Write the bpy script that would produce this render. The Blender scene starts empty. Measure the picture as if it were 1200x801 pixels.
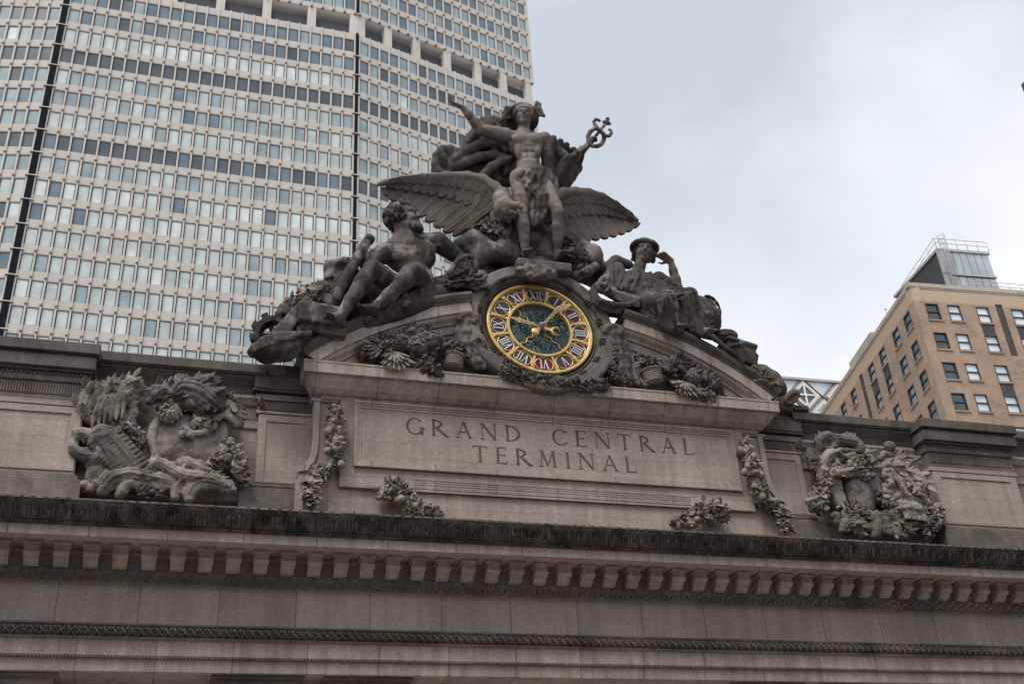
import bpy, bmesh, math, random
import numpy as np
from math import pi, sin, cos, radians
random.seed(7); rng = np.random.default_rng(7)
SC = bpy.context.scene
COL = SC.collection
R = math.radians

# ------------------------------------------------------------------ camera
CAM = np.array([-12.70876676, -34.5445141, 1.7])
DV = np.array([0.27129189, 0.81844663, 0.50650352])
RV = np.array([0.95781896, -0.28138942, -0.05833384])
UV = np.array([-0.0947816, -0.50096417, 0.86026237])
FPX = 1317.2558
cd = bpy.data.cameras.new('camera'); cam = bpy.data.objects.new('camera', cd); COL.objects.link(cam)
from mathutils import Matrix, Vector
cam.matrix_world = Matrix(((RV[0], UV[0], -DV[0], CAM[0]), (RV[1], UV[1], -DV[1], CAM[1]), (RV[2], UV[2], -DV[2], CAM[2]), (0, 0, 0, 1)))
cd.sensor_width = 36; cd.lens = FPX / 1200 * 36; cd.clip_end = 3000; cd.clip_start = .1
SC.camera = cam

# ------------------------------------------------------------------ sky, sun, exposure
W = bpy.data.worlds.new('World'); SC.world = W; W.use_nodes = True
nt = W.node_tree; nt.nodes.clear()
SUN_EL, SUN_AZ = R(60), R(222)
out = nt.nodes.new('ShaderNodeOutputWorld'); bg = nt.nodes.new('ShaderNodeBackground')
sky = nt.nodes.new('ShaderNodeTexSky'); sky.sky_type = 'NISHITA'; sky.sun_disc = False
sky.sun_elevation = SUN_EL; sky.sun_rotation = SUN_AZ; sky.air_density = 1.2; sky.dust_density = 3; sky.ozone_density = 1
tc = nt.nodes.new('ShaderNodeTexCoord')
mp = nt.nodes.new('ShaderNodeMapping'); mp.inputs['Scale'].default_value = (1.2, 1.2, 1.5)
mp.inputs['Location'].default_value = (3.1, .4, .2)
no = nt.nodes.new('ShaderNodeTexNoise'); no.inputs['Scale'].default_value = 2.1; no.inputs['Detail'].default_value = 6; no.inputs['Roughness'].default_value = .5
no.inputs['Distortion'].default_value = .15
cr = nt.nodes.new('ShaderNodeValToRGB')
SKY_LO = (3.15, 3.48, 3.9, 1); SKY_HI = (5.75, 5.9, 6.0, 1)
cr.color_ramp.elements[0].position = .38; cr.color_ramp.elements[1].position = .62
cr.color_ramp.elements[0].color = (0, 0, 0, 1); cr.color_ramp.elements[1].color = (1, 1, 1, 1)
# clouds are thinner and brighter low in the sky
sx = nt.nodes.new('ShaderNodeSeparateXYZ')
mr = nt.nodes.new('ShaderNodeMapRange'); mr.inputs['From Min'].default_value = .70; mr.inputs['From Max'].default_value = .36
mr.inputs['To Min'].default_value = -.14; mr.inputs['To Max'].default_value = .62
ad = nt.nodes.new('ShaderNodeMath'); ad.operation = 'ADD'; ad.use_clamp = True
m2 = nt.nodes.new('ShaderNodeMath'); m2.operation = 'MULTIPLY'; m2.inputs[1].default_value = .6
mc = nt.nodes.new('ShaderNodeMix'); mc.data_type = 'RGBA'; mc.inputs[6].default_value = SKY_LO; mc.inputs[7].default_value = SKY_HI
mx = nt.nodes.new('ShaderNodeMix'); mx.data_type = 'RGBA'; mx.inputs[0].default_value = .96
l = nt.links.new
l(tc.outputs['Generated'], mp.inputs[0]); l(mp.outputs[0], no.inputs[0]); l(no.outputs['Fac'], cr.inputs[0])
l(tc.outputs['Generated'], sx.inputs[0]); l(sx.outputs[2], mr.inputs[0])
l(cr.outputs[0], m2.inputs[0]); l(m2.outputs[0], ad.inputs[0]); l(mr.outputs[0], ad.inputs[1])
l(ad.outputs[0], mc.inputs[0]); l(sky.outputs[0], mx.inputs[6]); l(mc.outputs[2], mx.inputs[7])
l(mx.outputs[2], bg.inputs[0]); bg.inputs[1].default_value = .09; l(bg.outputs[0], out.inputs[0])
sl = bpy.data.lights.new('sun', 'SUN'); sl.energy = 1.5; sl.angle = R(28); sl.color = (1, .95, .88)
so = bpy.data.objects.new('sun', sl); COL.objects.link(so)
sd = Vector((sin(SUN_AZ) * cos(SUN_EL), cos(SUN_AZ) * cos(SUN_EL), sin(SUN_EL)))
so.rotation_euler = sd.to_track_quat('Z', 'Y').to_euler(); so.location = (0, -60, 90)
SC.view_settings.view_transform = 'Standard'; SC.view_settings.look = 'None'
SC.view_settings.exposure = 1.12; SC.view_settings.gamma = 1

# ------------------------------------------------------------------ helpers
def at(u, v, y):
    w = DV * FPX + RV * (u - 600) - UV * (v - 400.5)
    return CAM + w * ((y - CAM[1]) / w[1])
CUR = [Vector((0, 0, 0))]
def tag(o, label=None, cat=None, group=None, kind=None):
    if label: o['label'] = label
    if cat: o['category'] = cat
    if group: o['group'] = group
    if kind: o['kind'] = kind
    return o
def empty(name, loc, label, cat, group=None):
    o = bpy.data.objects.new(name, None); COL.objects.link(o); o.location = loc; o.empty_display_size = .3
    return tag(o, label, cat, group)
def wloc(o):
    v = Vector(o.location)
    while o.parent: o = o.parent; v = v + Vector(o.location)
    return v
class MB:
    """collects geometry in world coordinates"""
    def __init__(s): s.v = []; s.f = []; s.m = []; s.n = 0; s.sm = []
    def add(s, V, F, mat=0, smooth=False):
        V = np.asarray(V, float).reshape(-1, 3); s.v.append(V)
        for f in F: s.f.append([i + s.n for i in f])
        s.m += [mat] * len(F); s.sm += [smooth] * len(F); s.n += len(V); return s
    def box(s, x0, x1, y0, y1, z0, z1, mat=0):
        V = [(x, y, z) for z in (z0, z1) for y in (y0, y1) for x in (x0, x1)]
        return s.add(V, [(0, 2, 3, 1), (4, 5, 7, 6), (0, 1, 5, 4), (2, 6, 7, 3), (0, 4, 6, 2), (1, 3, 7, 5)], mat)
    def obox(s, c, ax, ay, az, mat=0):
        c, ax, ay, az = map(lambda q: np.array(q, float), (c, ax, ay, az))
        V = [c + i * ax + j * ay + k * az for k in (-1, 1) for j in (-1, 1) for i in (-1, 1)]
        F = [(0, 2, 3, 1), (4, 5, 7, 6), (0, 1, 5, 4), (2, 6, 7, 3), (0, 4, 6, 2), (1, 3, 7, 5)]
        if np.dot(np.cross(ax, ay), az) < 0: F = [f[::-1] for f in F]
        return s.add(V, F, mat)
    def prism(s, poly, axis0, axis1, org, ext, mat=0):
        """polygon in plane (axis0, axis1) at org, extruded by vector ext (both ends capped)"""
        a0, a1, o, e = (np.array(q, float) for q in (axis0, axis1, org, ext)); n = len(poly)
        P = [o + p[0] * a0 + p[1] * a1 for p in poly]; V = P + [p + e for p in P]
        F = [list(range(n))[::-1], [i + n for i in range(n)]] + [[i, (i + 1) % n, (i + 1) % n + n, i + n] for i in range(n)]
        area = sum(poly[i][0] * poly[(i + 1) % n][1] - poly[(i + 1) % n][0] * poly[i][1] for i in range(n))
        if area * np.dot(np.cross(a0, a1), e) < 0: F = [f[::-1] for f in F]
        return s.add(V, F, mat)
    def sweep(s, prof, path, mat=0, closed_prof=False, caps=True):
        """profile [(out, z)] swept along a plan path [(x,y)], mitred; out is measured to the right of travel"""
        path = [np.array(p, float) for p in path]; n = len(path); m = len(prof); V = []
        for i, p in enumerate(path):
            a = path[i] - path[i - 1] if i else path[1] - path[0]
            b = path[i + 1] - path[i] if i < n - 1 else a
            a = a / np.linalg.norm(a); b = b / np.linalg.norm(b)
            na = np.array([a[1], -a[0]]); nb = np.array([b[1], -b[0]])
            k = (na + nb); k = k / max(np.dot(k, na), 1e-6)
            for (o, z) in prof: V.append((p[0] + k[0] * o, p[1] + k[1] * o, z))
        F = []
        mm = m if closed_prof else m - 1
        for i in range(n - 1):
            for j in range(mm):
                j2 = (j + 1) % m
                F.append((i * m + j, i * m + j2, (i + 1) * m + j2, (i + 1) * m + j))
        if closed_prof and caps: F.append(tuple(range(m))[::-1]); F.append(tuple((n - 1) * m + j for j in range(m)))
        return s.add(V, F, mat)
    def tube(s, pts, rad, n=8, mat=0, smooth=True, flat=None):
        pts = [np.array(p, float) for p in pts]; k = len(pts)
        rad = [rad] * k if np.isscalar(rad) else list(rad); V = []
        t0 = None
        for i in range(k):
            t = pts[min(i + 1, k - 1)] - pts[max(i - 1, 0)]; t = t / (np.linalg.norm(t) + 1e-9)
            if t0 is None:
                a = np.cross(t, (0, 1, 0)); a = a if np.linalg.norm(a) > .1 else np.cross(t, (1, 0, 0))
            else: a = a - t * np.dot(a, t)
            a = a / np.linalg.norm(a); b = np.cross(t, a); t0 = t
            for j in range(n):
                q = 2 * pi * j / n
                V.append(pts[i] + rad[i] * (cos(q) * a + sin(q) * b))
        F = [(i * n + j, i * n + (j + 1) % n, (i + 1) * n + (j + 1) % n, (i + 1) * n + j) for i in range(k - 1) for j in range(n)]
        F += [tuple(range(n))[::-1], tuple((k - 1) * n + j for j in range(n))]
        return s.add(V, F, mat, smooth)
    def lathe(s, prof, c, axis=(0, 0, 1), n=24, mat=0, smooth=True):
        ax = np.array(axis, float); ax /= np.linalg.norm(ax)
        a = np.cross(ax, (0, 1, 0)); a = a if np.linalg.norm(a) > .1 else np.cross(ax, (1, 0, 0)); a /= np.linalg.norm(a); b = np.cross(ax, a)
        V = [np.array(c) + ax * h + r * (cos(2 * pi * j / n) * a + sin(2 * pi * j / n) * b) for (r, h) in prof for j in range(n)]
        F = [(i * n + j, i * n + (j + 1) % n, (i + 1) * n + (j + 1) % n, (i + 1) * n + j) for i in range(len(prof) - 1) for j in range(n)]
        F += [tuple(range(n))[::-1], tuple((len(prof) - 1) * n + j for j in range(n))]
        return s.add(V, F, mat, smooth)
    def inst(s, T, mats4, mat=0, smooth=True):
        """template (V,F) placed with a list of 3x4 matrices"""
        V0, F0 = T; V0 = np.asarray(V0, float)
        for M in mats4:
            s.v.append(V0 @ M[:, :3].T + M[:, 3]); n = s.n
            s.f += [[i + n for i in f] for f in F0]; s.n += len(V0)
        s.m += [mat] * (len(F0) * len(mats4)); s.sm += [smooth] * (len(F0) * len(mats4)); return s
    def build(s, name, mats, parent=None, bevel=0, kind=None):
        me = bpy.data.meshes.new(name)
        V = np.concatenate(s.v) if s.v else np.zeros((0, 3))
        mats = mats if isinstance(mats, (list, tuple)) else [mats]
        o = bpy.data.objects.new(name, me); COL.objects.link(o)
        if parent:
            o.parent = parent; V = V - np.array(wloc(parent))
        else:
            c = V.mean(0) * [1, 1, 0] + [0, 0, V[:, 2].min()]; V = V - c; o.location = c
        me.from_pydata(V.tolist(), [], s.f)
        for m in mats: me.materials.append(m)
        me.polygons.foreach_set('material_index', s.m); me.polygons.foreach_set('use_smooth', s.sm)
        me.update()
        if bevel:
            b = o.modifiers.new('bevel', 'BEVEL'); b.width = bevel; b.segments = 2; b.limit_method = 'ANGLE'; b.angle_limit = R(40); b.harden_normals = False
        if kind: o['kind'] = kind
        return o

# ------------------------------------------------------------------ materials
def new_mat(name):
    m = bpy.data.materials.new(name); m.use_nodes = True; t = m.node_tree
    return m, t, t.nodes['Principled BSDF'], t.links.new
def N(t, typ, **kw):
    n = t.nodes.new(typ)
    for k, v in kw.items(): setattr(n, k, v)
    return n
def noise(t, l, vec, scale, detail=4, rough=.6, dist=0):
    n = N(t, 'ShaderNodeTexNoise'); n.inputs['Scale'].default_value = scale; n.inputs['Detail'].default_value = detail
    n.inputs['Roughness'].default_value = rough; n.inputs['Distortion'].default_value = dist; l(vec, n.inputs['Vector']); return n.outputs['Fac']
def ramp(t, l, fac, a, b, ca=(0, 0, 0, 1), cb=(1, 1, 1, 1)):
    r = N(t, 'ShaderNodeValToRGB'); r.color_ramp.elements[0].position = a; r.color_ramp.elements[1].position = b
    r.color_ramp.elements[0].color = ca; r.color_ramp.elements[1].color = cb; l(fac, r.inputs[0]); return r.outputs[0]
def mixc(t, l, fac, a, b, mode='MIX'):
    m = N(t, 'ShaderNodeMix', data_type='RGBA', blend_type=mode)
    for s_, x in ((0, fac), (6, a), (7, b)):
        if hasattr(x, 'links') or hasattr(x, 'is_linked'): l(x, m.inputs[s_])
        elif s_ == 0: m.inputs[0].default_value = x
        else: m.inputs[s_].default_value = tuple(x) + ((1,) if len(x) == 3 else ())
    return m.outputs[2]
def stone(name, base, var=.25, soot=(.05, .045, .04), soot_lo=.62, soot_hi=.8, soot_amt=.7, blocks=None, streak=.5, bump=.25, rough=.85, grain=1.0, second=None, sscale=.55):
    m, t, p, l = new_mat(name)
    g = N(t, 'ShaderNodeNewGeometry'); pos = g.outputs['Position']
    big = noise(t, l, pos, .5, 5, .6); fine = noise(t, l, pos, 9, 5, .7)
    c = mixc(t, l, ramp(t, l, big, .3, .7), [x * (1 - var) for x in base], [min(x * (1 + var), 1) for x in base])
    c = mixc(t, l, .35 * grain, c, mixc(t, l, ramp(t, l, fine, .35, .65), (.35, .35, .35), (1, 1, 1)), 'MULTIPLY')
    if second:
        sn = noise(t, l, pos, 1.1, 4, .55, .4)
        c = mixc(t, l, ramp(t, l, sn, .5, .62), c, second)
    if blocks:
        bw, bh, off = blocks
        sep = N(t, 'ShaderNodeSeparateXYZ'); l(pos, sep.inputs[0])
        cmb = N(t, 'ShaderNodeCombineXYZ'); l(sep.outputs[0], cmb.inputs[0]); l(sep.outputs[2], cmb.inputs[1])
        bt = N(t, 'ShaderNodeTexBrick'); l(cmb.outputs[0], bt.inputs['Vector'])
        bt.inputs['Scale'].default_value = 1; bt.inputs['Brick Width'].default_value = bw; bt.inputs['Row Height'].default_value = bh
        bt.inputs['Mortar Size'].default_value = .011 if bh < 5 else .02; bt.inputs['Mortar Smooth'].default_value = .3; bt.offset = off
        bt.inputs['Color1'].default_value = (.86, .85, .85, 1) if bh < 5 else (.78, .77, .78, 1); bt.inputs['Color2'].default_value = (1.0, .99, .96, 1); bt.inputs['Mortar'].default_value = (.66, .62, .60, 1) if bh < 5 else (.35, .31, .28, 1)
        c = mixc(t, l, .8, c, bt.outputs['Color'], 'MULTIPLY')
    # vertical run-off streaks and soot patches
    mp_ = N(t, 'ShaderNodeMapping'); mp_.inputs['Scale'].default_value = (3.5, 3.5, .35); l(pos, mp_.inputs[0])
    st = noise(t, l, mp_.outputs[0], 1.0, 5, .65)
    c = mixc(t, l, streak, c, mixc(t, l, ramp(t, l, st, .38, .62), (.62, .60, .58), (1, 1, 1)), 'MULTIPLY')
    sn2 = noise(t, l, pos, sscale, 6, .68, .3)
    mm = N(t, 'ShaderNodeMath', operation='MULTIPLY'); mm.inputs[1].default_value = soot_amt; l(ramp(t, l, sn2, soot_lo, soot_hi), mm.inputs[0])
    c = mixc(t, l, mm.outputs[0], c, soot)
    l(c, p.inputs['Base Color']); p.inputs['Roughness'].default_value = rough
    p.inputs['Specular IOR Level'].default_value = .25
    bm_ = N(t, 'ShaderNodeBump'); bm_.inputs['Strength'].default_value = bump; bm_.inputs['Distance'].default_value = .03
    mid_ = noise(t, l, pos, 3.2, 3, .6); ad_ = N(t, 'ShaderNodeMath', operation='ADD'); l(fine, ad_.inputs[0]); l(mid_, ad_.inputs[1]); l(ad_.outputs[0] if bump >= .3 else fine, bm_.inputs['Height']); l(bm_.outputs[0], p.inputs['Normal'])
    if bump >= .3: bm_.inputs['Strength'].default_value = .6; bm_.inputs['Distance'].default_value = .05
    return m
def plain(name, col, rough=.6, metal=0, var=.12, scale=3., spec=.4):
    m, t, p, l = new_mat(name); g = N(t, 'ShaderNodeNewGeometry')
    f = noise(t, l, g.outputs['Position'], scale, 4, .6)
    l(mixc(t, l, ramp(t, l, f, .3, .7), [x * (1 - var) for x in col], [min(1, x * (1 + var)) for x in col]), p.inputs['Base Color'])
    p.inputs['Roughness'].default_value = rough; p.inputs['Metallic'].default_value = metal; p.inputs['Specular IOR Level'].default_value = spec
    return m
def glass(name, col, rough=.12, spec=.8, metal=0.0):
    m, t, p, l = new_mat(name); g = N(t, 'ShaderNodeNewGeometry')
    f = noise(t, l, g.outputs['Position'], .35, 3, .5)
    l(mixc(t, l, ramp(t, l, f, .35, .65), [x * .8 for x in col], [min(1, x * 1.15) for x in col]), p.inputs['Base Color'])
    p.inputs['Roughness'].default_value = rough; p.inputs['Specular IOR Level'].default_value = spec; p.inputs['Metallic'].default_value = metal
    return m
M = {}
M['wall'] = stone('limestone_wall', (.455, .376, .33), .14, blocks=(1.7, .56, .5), soot_amt=.35, streak=.45)
M['trim'] = stone('limestone_trim', (.455, .38, .333), .16, soot_amt=.4, streak=.5, blocks=(2.2, 40, 0))
M['corona'] = stone('limestone_corona', (.475, .398, .348), .16, soot_amt=.5, streak=.7, blocks=(2.15, 40, 0))
M['frieze'] = stone('limestone_frieze', (.42, .355, .305), .14, soot_amt=.25, streak=.5, blocks=(2.25, 60, 0), soot=(.15, .125, .10))
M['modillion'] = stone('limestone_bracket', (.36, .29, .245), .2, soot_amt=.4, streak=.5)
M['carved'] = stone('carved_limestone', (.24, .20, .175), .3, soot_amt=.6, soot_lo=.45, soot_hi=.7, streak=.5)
M['gutter'] = stone('sooty_gutter_stone', (.15, .115, .095), .4, soot=(.02, .02, .016), soot_lo=.42, soot_hi=.62, soot_amt=.9, streak=.9, sscale=2.2)
M['coping'] = stone('weathered_coping', (.145, .125, .11), .3, soot=(.038, .034, .031), soot_lo=.45, soot_hi=.65, soot_amt=.75, streak=.7)
M['base'] = stone('mossy_base_stone', (.23, .195, .168), .25, soot=(.08, .073, .062), soot_lo=.45, soot_hi=.62, soot_amt=.7, streak=.7)
M['statue'] = stone('dark_statue_stone', (.125, .106, .093), .3, soot=(.028, .026, .024), soot_lo=.47, soot_hi=.54, soot_amt=.85, second=(.31, .26, .225), streak=.65, bump=.35, sscale=.8)
M['statue_pale'] = stone('washed_statue_stone', (.225, .188, .165), .25, soot=(.045, .04, .036), soot_lo=.48, soot_hi=.57, soot_amt=.75, streak=.6, bump=.35, sscale=.8)
M['cloth'] = stone('sooty_drapery_stone', (.09, .077, .067), .35, soot=(.025, .024, .022), soot_lo=.42, soot_hi=.6, soot_amt=.8, streak=.6, second=(.15, .125, .105))
M['relief'] = stone('relief_limestone', (.33, .285, .25), .2, soot=(.055, .048, .042), soot_lo=.48, soot_hi=.60, soot_amt=.8, streak=.5, bump=.3, sscale=.9)
M['relief_dark'] = stone('sooty_relief_stone', (.17, .145, .125), .3, soot=(.035, .033, .03), soot_lo=.45, soot_hi=.62, soot_amt=.8, streak=.5, bump=.3, sscale=1.2)
M['ringstone'] = stone('clock_surround_stone', (.20, .17, .15), .25, soot=(.06, .056, .052), soot_lo=.45, soot_hi=.65, soot_amt=.7, streak=.5)
M['letter'] = plain('letter_shade_and_soot', (.11, .088, .076), .9, var=.2)  # groove shade and soot together put into one dark colour
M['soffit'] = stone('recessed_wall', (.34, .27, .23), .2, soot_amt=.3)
M['asphalt'] = plain('asphalt', (.08, .08, .08), .9, var=.2)
M['pave'] = plain('paving', (.42, .40, .38), .9, var=.15)
# ------------------------------------------------------------------ ground
def sheet(name, x0, x1, y0, y1, z, mat, kind='structure'):
    b = MB(); b.add([(x0, y0, z), (x1, y0, z), (x1, y1, z), (x0, y1, z)], [(0, 1, 2, 3)]); o = b.build(name, mat); o['kind'] = kind; return o
sheet('ground', -900, 900, -900, 900, -.02, M['pave'])
sheet('road', -300, 300, -44, -13, .0, M['asphalt'])
b = MB(); b.box(-300, 300, -13, .5, -.01, .14); pv = b.build('pavement', M['pave']); pv['kind'] = 'structure'

# ------------------------------------------------------------------ templates for carved ornament
def ico(sub=2):
    bm = bmesh.new(); bmesh.ops.create_icosphere(bm, subdivisions=sub, radius=1)
    V = [v.co[:] for v in bm.verts]; F = [[v.index for v in f.verts] for f in bm.faces]; bm.free(); return V, F
ICO1, ICO2 = ico(1), ico(2)
def leaf_t(n=6, w=.5, curl=.35, thick=.10):
    """a leaf along +Z (length 1), facing -Y, with a midrib, curled outward at its tip"""
    V = []; F = []
    for i in range(n + 1):
        t = i / n; hw = w * .5 * (sin(pi * min(t * 1.02, 1)) ** .7) * (1 - .25 * t) + .01
        yc = -curl * t * t
        for (sx_, dy) in ((-1, 0), (-.5, -thick * .9), (0, -thick * .35), (.5, -thick * .9), (1, 0), (0, thick * .8)):
            V.append((hw * sx_, yc + dy * sin(pi * (.1 + .85 * t)), t - .12 * t * t * curl))
    for i in range(n):
        for j in range(6): F.append((i * 6 + j, i * 6 + (j + 1) % 6, i * 6 + 6 + (j + 1) % 6, i * 6 + 6 + j))
    F += [tuple(range(6))[::-1], tuple(n * 6 + j for j in range(6))]
    return V, F
LEAF = leaf_t(); LEAFW = leaf_t(6, .8, .3, .14); LEAFN = leaf_t(5, .32, .2, .1)
def rotm(ax, ay, az, s, p):
    m = np.zeros((3, 4)); m[:, 0] = np.array(ax) * s[0]; m[:, 1] = np.array(ay) * s[1]; m[:, 2] = np.array(az) * s[2]; m[:, 3] = p; return m
EX, EY, EZ = np.eye(3)
def frame_from(d, nrm):
    d = np.array(d, float); d /= np.linalg.norm(d); n_ = np.array(nrm, float); n_ = n_ - d * np.dot(n_, d); n_ /= (np.linalg.norm(n_) + 1e-9)
    return np.cross(n_, -d) * -1, -n_, d      # x, y(-front), z
def band(mb, T, x0, x1, step, y, z, s, jitter=.0, up=1, tilt=0, mat=0):
    ms = []; x = x0
    while x < x1:
        j = 1 + rng.normal() * jitter; a = tilt + rng.normal() * jitter * .3
        ax = np.array([cos(a), 0, sin(a)]); az = np.array([-sin(a), 0, cos(a)]) * up
        ms.append(rotm(ax, EY, az, (s[0], s[1] * j, s[2] * j), (x + rng.normal() * jitter * step * .3, y, z + rng.normal() * jitter * .05))); x += step
    mb.inst(T, ms, mat)

# ------------------------------------------------------------------ the terminal
HALF = 31.
TB = empty('terminal_building', (0, 8, 0), 'grand limestone station front with carved cornice, broken round pediment and cut inscription', 'building')
def U(w, y0=0, yb=40): return [(-w, yb), (-w, y0), (w, y0), (w, yb)]
front = U(HALF)
def part(mb, name, mat, bevel=0, label=None, parent=TB):
    o = mb.build(name, mat, parent, bevel)
    if label: o['label'] = label
    return o
# main walls below
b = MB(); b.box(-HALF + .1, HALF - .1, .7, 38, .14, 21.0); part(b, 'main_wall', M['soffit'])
# architrave, two fasciae
b = MB(); b.sweep([(-.6, 10.42), (.86, 10.42), (.87, 10.78), (.86, 10.79)], front)
b.sweep([(.90, 10.79), (.93, 10.835), (.97, 10.84), (.97, 11.28), (.5, 11.281)], front)
part(b, 'architrave', M['corona'])
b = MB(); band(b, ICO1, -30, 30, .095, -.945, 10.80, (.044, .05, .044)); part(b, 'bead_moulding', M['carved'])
# carved band over the architrave
b = MB(); b.sweep([(.97, 11.281), (1.06, 11.30), (1.06, 11.36), (1.01, 11.37), (1.03, 11.62), (1.12, 11.66), (1.14, 11.71), (.9, 11.72)], front)
for (tl, z_, up_) in ((.62, 11.37, 1), (-.62, 11.37, 1), (0, 11.36, 1), (.62, 11.64, -1), (-.62, 11.64, -1)): band(b, LEAFN, -30.5, 30.5, .24, -1.055, z_, (.22, 1.1, .27), .05, up_, tl)
band(b, ICO1, -30.37, 30.5, .13, -1.07, 11.61, (.035, .04, .035), .05)
band(b, ICO1, -30.37, 30.5, .13, -1.06, 11.33, (.04, .03, .028), .05)
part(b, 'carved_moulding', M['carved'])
# frieze
b = MB(); b.sweep([(1.0, 11.72), (1.0, 12.91)], front); part(b, 'frieze', M['frieze'])
# egg and leaf band under the brackets
b = MB(); b.sweep([(1.0, 12.91), (1.05, 12.93), (1.06, 12.98), (1.10, 13.0), (1.22, 13.18), (1.24, 13.22), (1.0, 13.23)], front)
xs_ = np.arange(-30.3, 30.3, .36); ms = []; bl = []
for k, x in enumerate(xs_):
    for sgn in (-1, 1):
        ms.append(rotm(*frame_from((sgn * .42, -.62, .8), (0, -1, -.7)), (.26, 1.1, .30), (x - sgn * .07, -1.10, 12.93)))
        ms.append(rotm(*frame_from((sgn * .42, .62, -.8), (0, -1, -.7)), (.20, .9, .22), (x + .18 - sgn * .04, -1.28, 13.17)))
    ms.append(rotm(*frame_from((0, -.62, .8), (0, -1, -.7)), (.24, 1.2, .29), (x, -1.12, 12.94)))
    bl.append(rotm(EX, EY, EZ, (.06, .07, .06), (x + .18, -1.15, 12.98)))
b.inst(LEAFN, ms); b.inst(ICO1, bl)
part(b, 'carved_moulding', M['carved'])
# bracket course back wall and soffit
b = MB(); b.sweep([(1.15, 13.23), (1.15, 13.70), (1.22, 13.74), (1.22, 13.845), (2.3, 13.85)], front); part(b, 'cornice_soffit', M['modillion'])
# brackets
def modillion(x):
    b = MB(); w = .20
    prof = [(-1.14, 13.24), (-1.26, 13.235), (-1.40, 13.26), (-1.50, 13.33), (-1.56, 13.40), (-1.60, 13.42), (-1.69, 13.43), (-1.74, 13.47), (-1.75, 13.54), (-1.72, 13.60), (-1.75, 13.74), (-1.14, 13.74)]
    b.prism(prof, EY, EZ, (x - w, 0, 0), (2 * w, 0, 0))
    b.prism([(p[0] - .02 if p[0] < -1.2 else p[0], p[1] - .015) for p in prof[1:10]] + [(-1.5, 13.6)], EY, EZ, (x - w * .55, 0, 0), (w * 1.1, 0, 0))
    b.box(x - w - .05, x + w + .05, -1.83, -1.15, 13.742, 13.846)
    band(b, ICO1, x - w, x + w + .01, .078, -1.82, 13.77, (.026, .03, .026))
    for s in (-1, 1):                       # volute on each cheek
        b.lathe([(.10, 0), (.10, .02), (.03, .03)], (x + s * w, -1.62, 13.54), (s, 0, 0), 10)
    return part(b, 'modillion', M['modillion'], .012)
mod0 = modillion(0.25)
for k in range(-26, 27):
    if k == 0: continue
    c = mod0.copy(); c.parent = TB; c.location.x += k * .80; COL.objects.link(c)
# corona
b = MB(); b.sweep([(2.3, 13.851), (2.24, 13.83), (2.30, 13.835), (2.30, 14.13)], front); part(b, 'corona', M['corona'])
# gutter
b = MB(); b.sweep([(2.2, 14.13), (2.36, 14.135), (2.38, 14.2), (2.45, 14.26), (2.52, 14.5), (2.66, 14.66), (2.68, 14.72), (2.70, 14.73), (2.70, 14.80), (2.5, 14.83), (-.6, 15.2)], front)
band(b, LEAF, -30.8, 30.8, .155, -2.47, 14.20, (.22, .55, .50), .14)
band(b, LEAFN, -30.72, 30.8, .31, -2.52, 14.20, (.26, .75, .46), .2)
band(b, ICO1, -30.8, 30.8, .10, -2.40, 14.17, (.045, .05, .035), .1)
# egg course along the gutter lip (pale gaps between dark pieces)
x = -30.8
while x < 30.8:
    b.box(x, x + .17 + rng.random() * .05, -2.735, -2.701, 14.735, 14.785, 1); x += .31
part(b, 'gutter', [M['gutter'], M['base']])

# attic walls ---------------------------------------------------------------
BAY, NP, CW, SLAB, OP = .65, .42, 0.0, -.17, -.05
def mirror(f):
    for s in (-1, 1): f(s)
def bx(b, s, x0, x1, y0, y1, z0, z1): b.box(min(s * x0, s * x1), max(s * x0, s * x1), y0, y1, z0, z1)
b = MB(); b.box(-HALF, HALF, BAY, 3, 14.9, 21.0); part(b, 'attic_wall', M['wall'])
path_bays = []
def strips(b, s, xa, xb, y, ins=0):
    """flutes and small leaves under a pier or bay cornice between xa and xb (x>0 side, mirrored by s)"""
    x = xa + .04
    while x < xb - .04:
        b.box(s * x - .022, s * x + .022, y - .045, y, 19.36, 19.74); x += .085
    x = xa + .05
    while x < xb - .03:
        b.inst(LEAFN, [rotm(EX, EY, EZ, (.2, .5, .2), (s * x, y - .05, 19.95))]); b.inst(ICO1, [rotm(EX, EY, EZ, (.05, .06, .05), (s * (x + .06), y - .06, 19.84))]); x += .13
def seg(s, a, b_): return [(-b_, 0), (-a, 0)] if s < 0 else [(a, 0), (b_, 0)]
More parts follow.
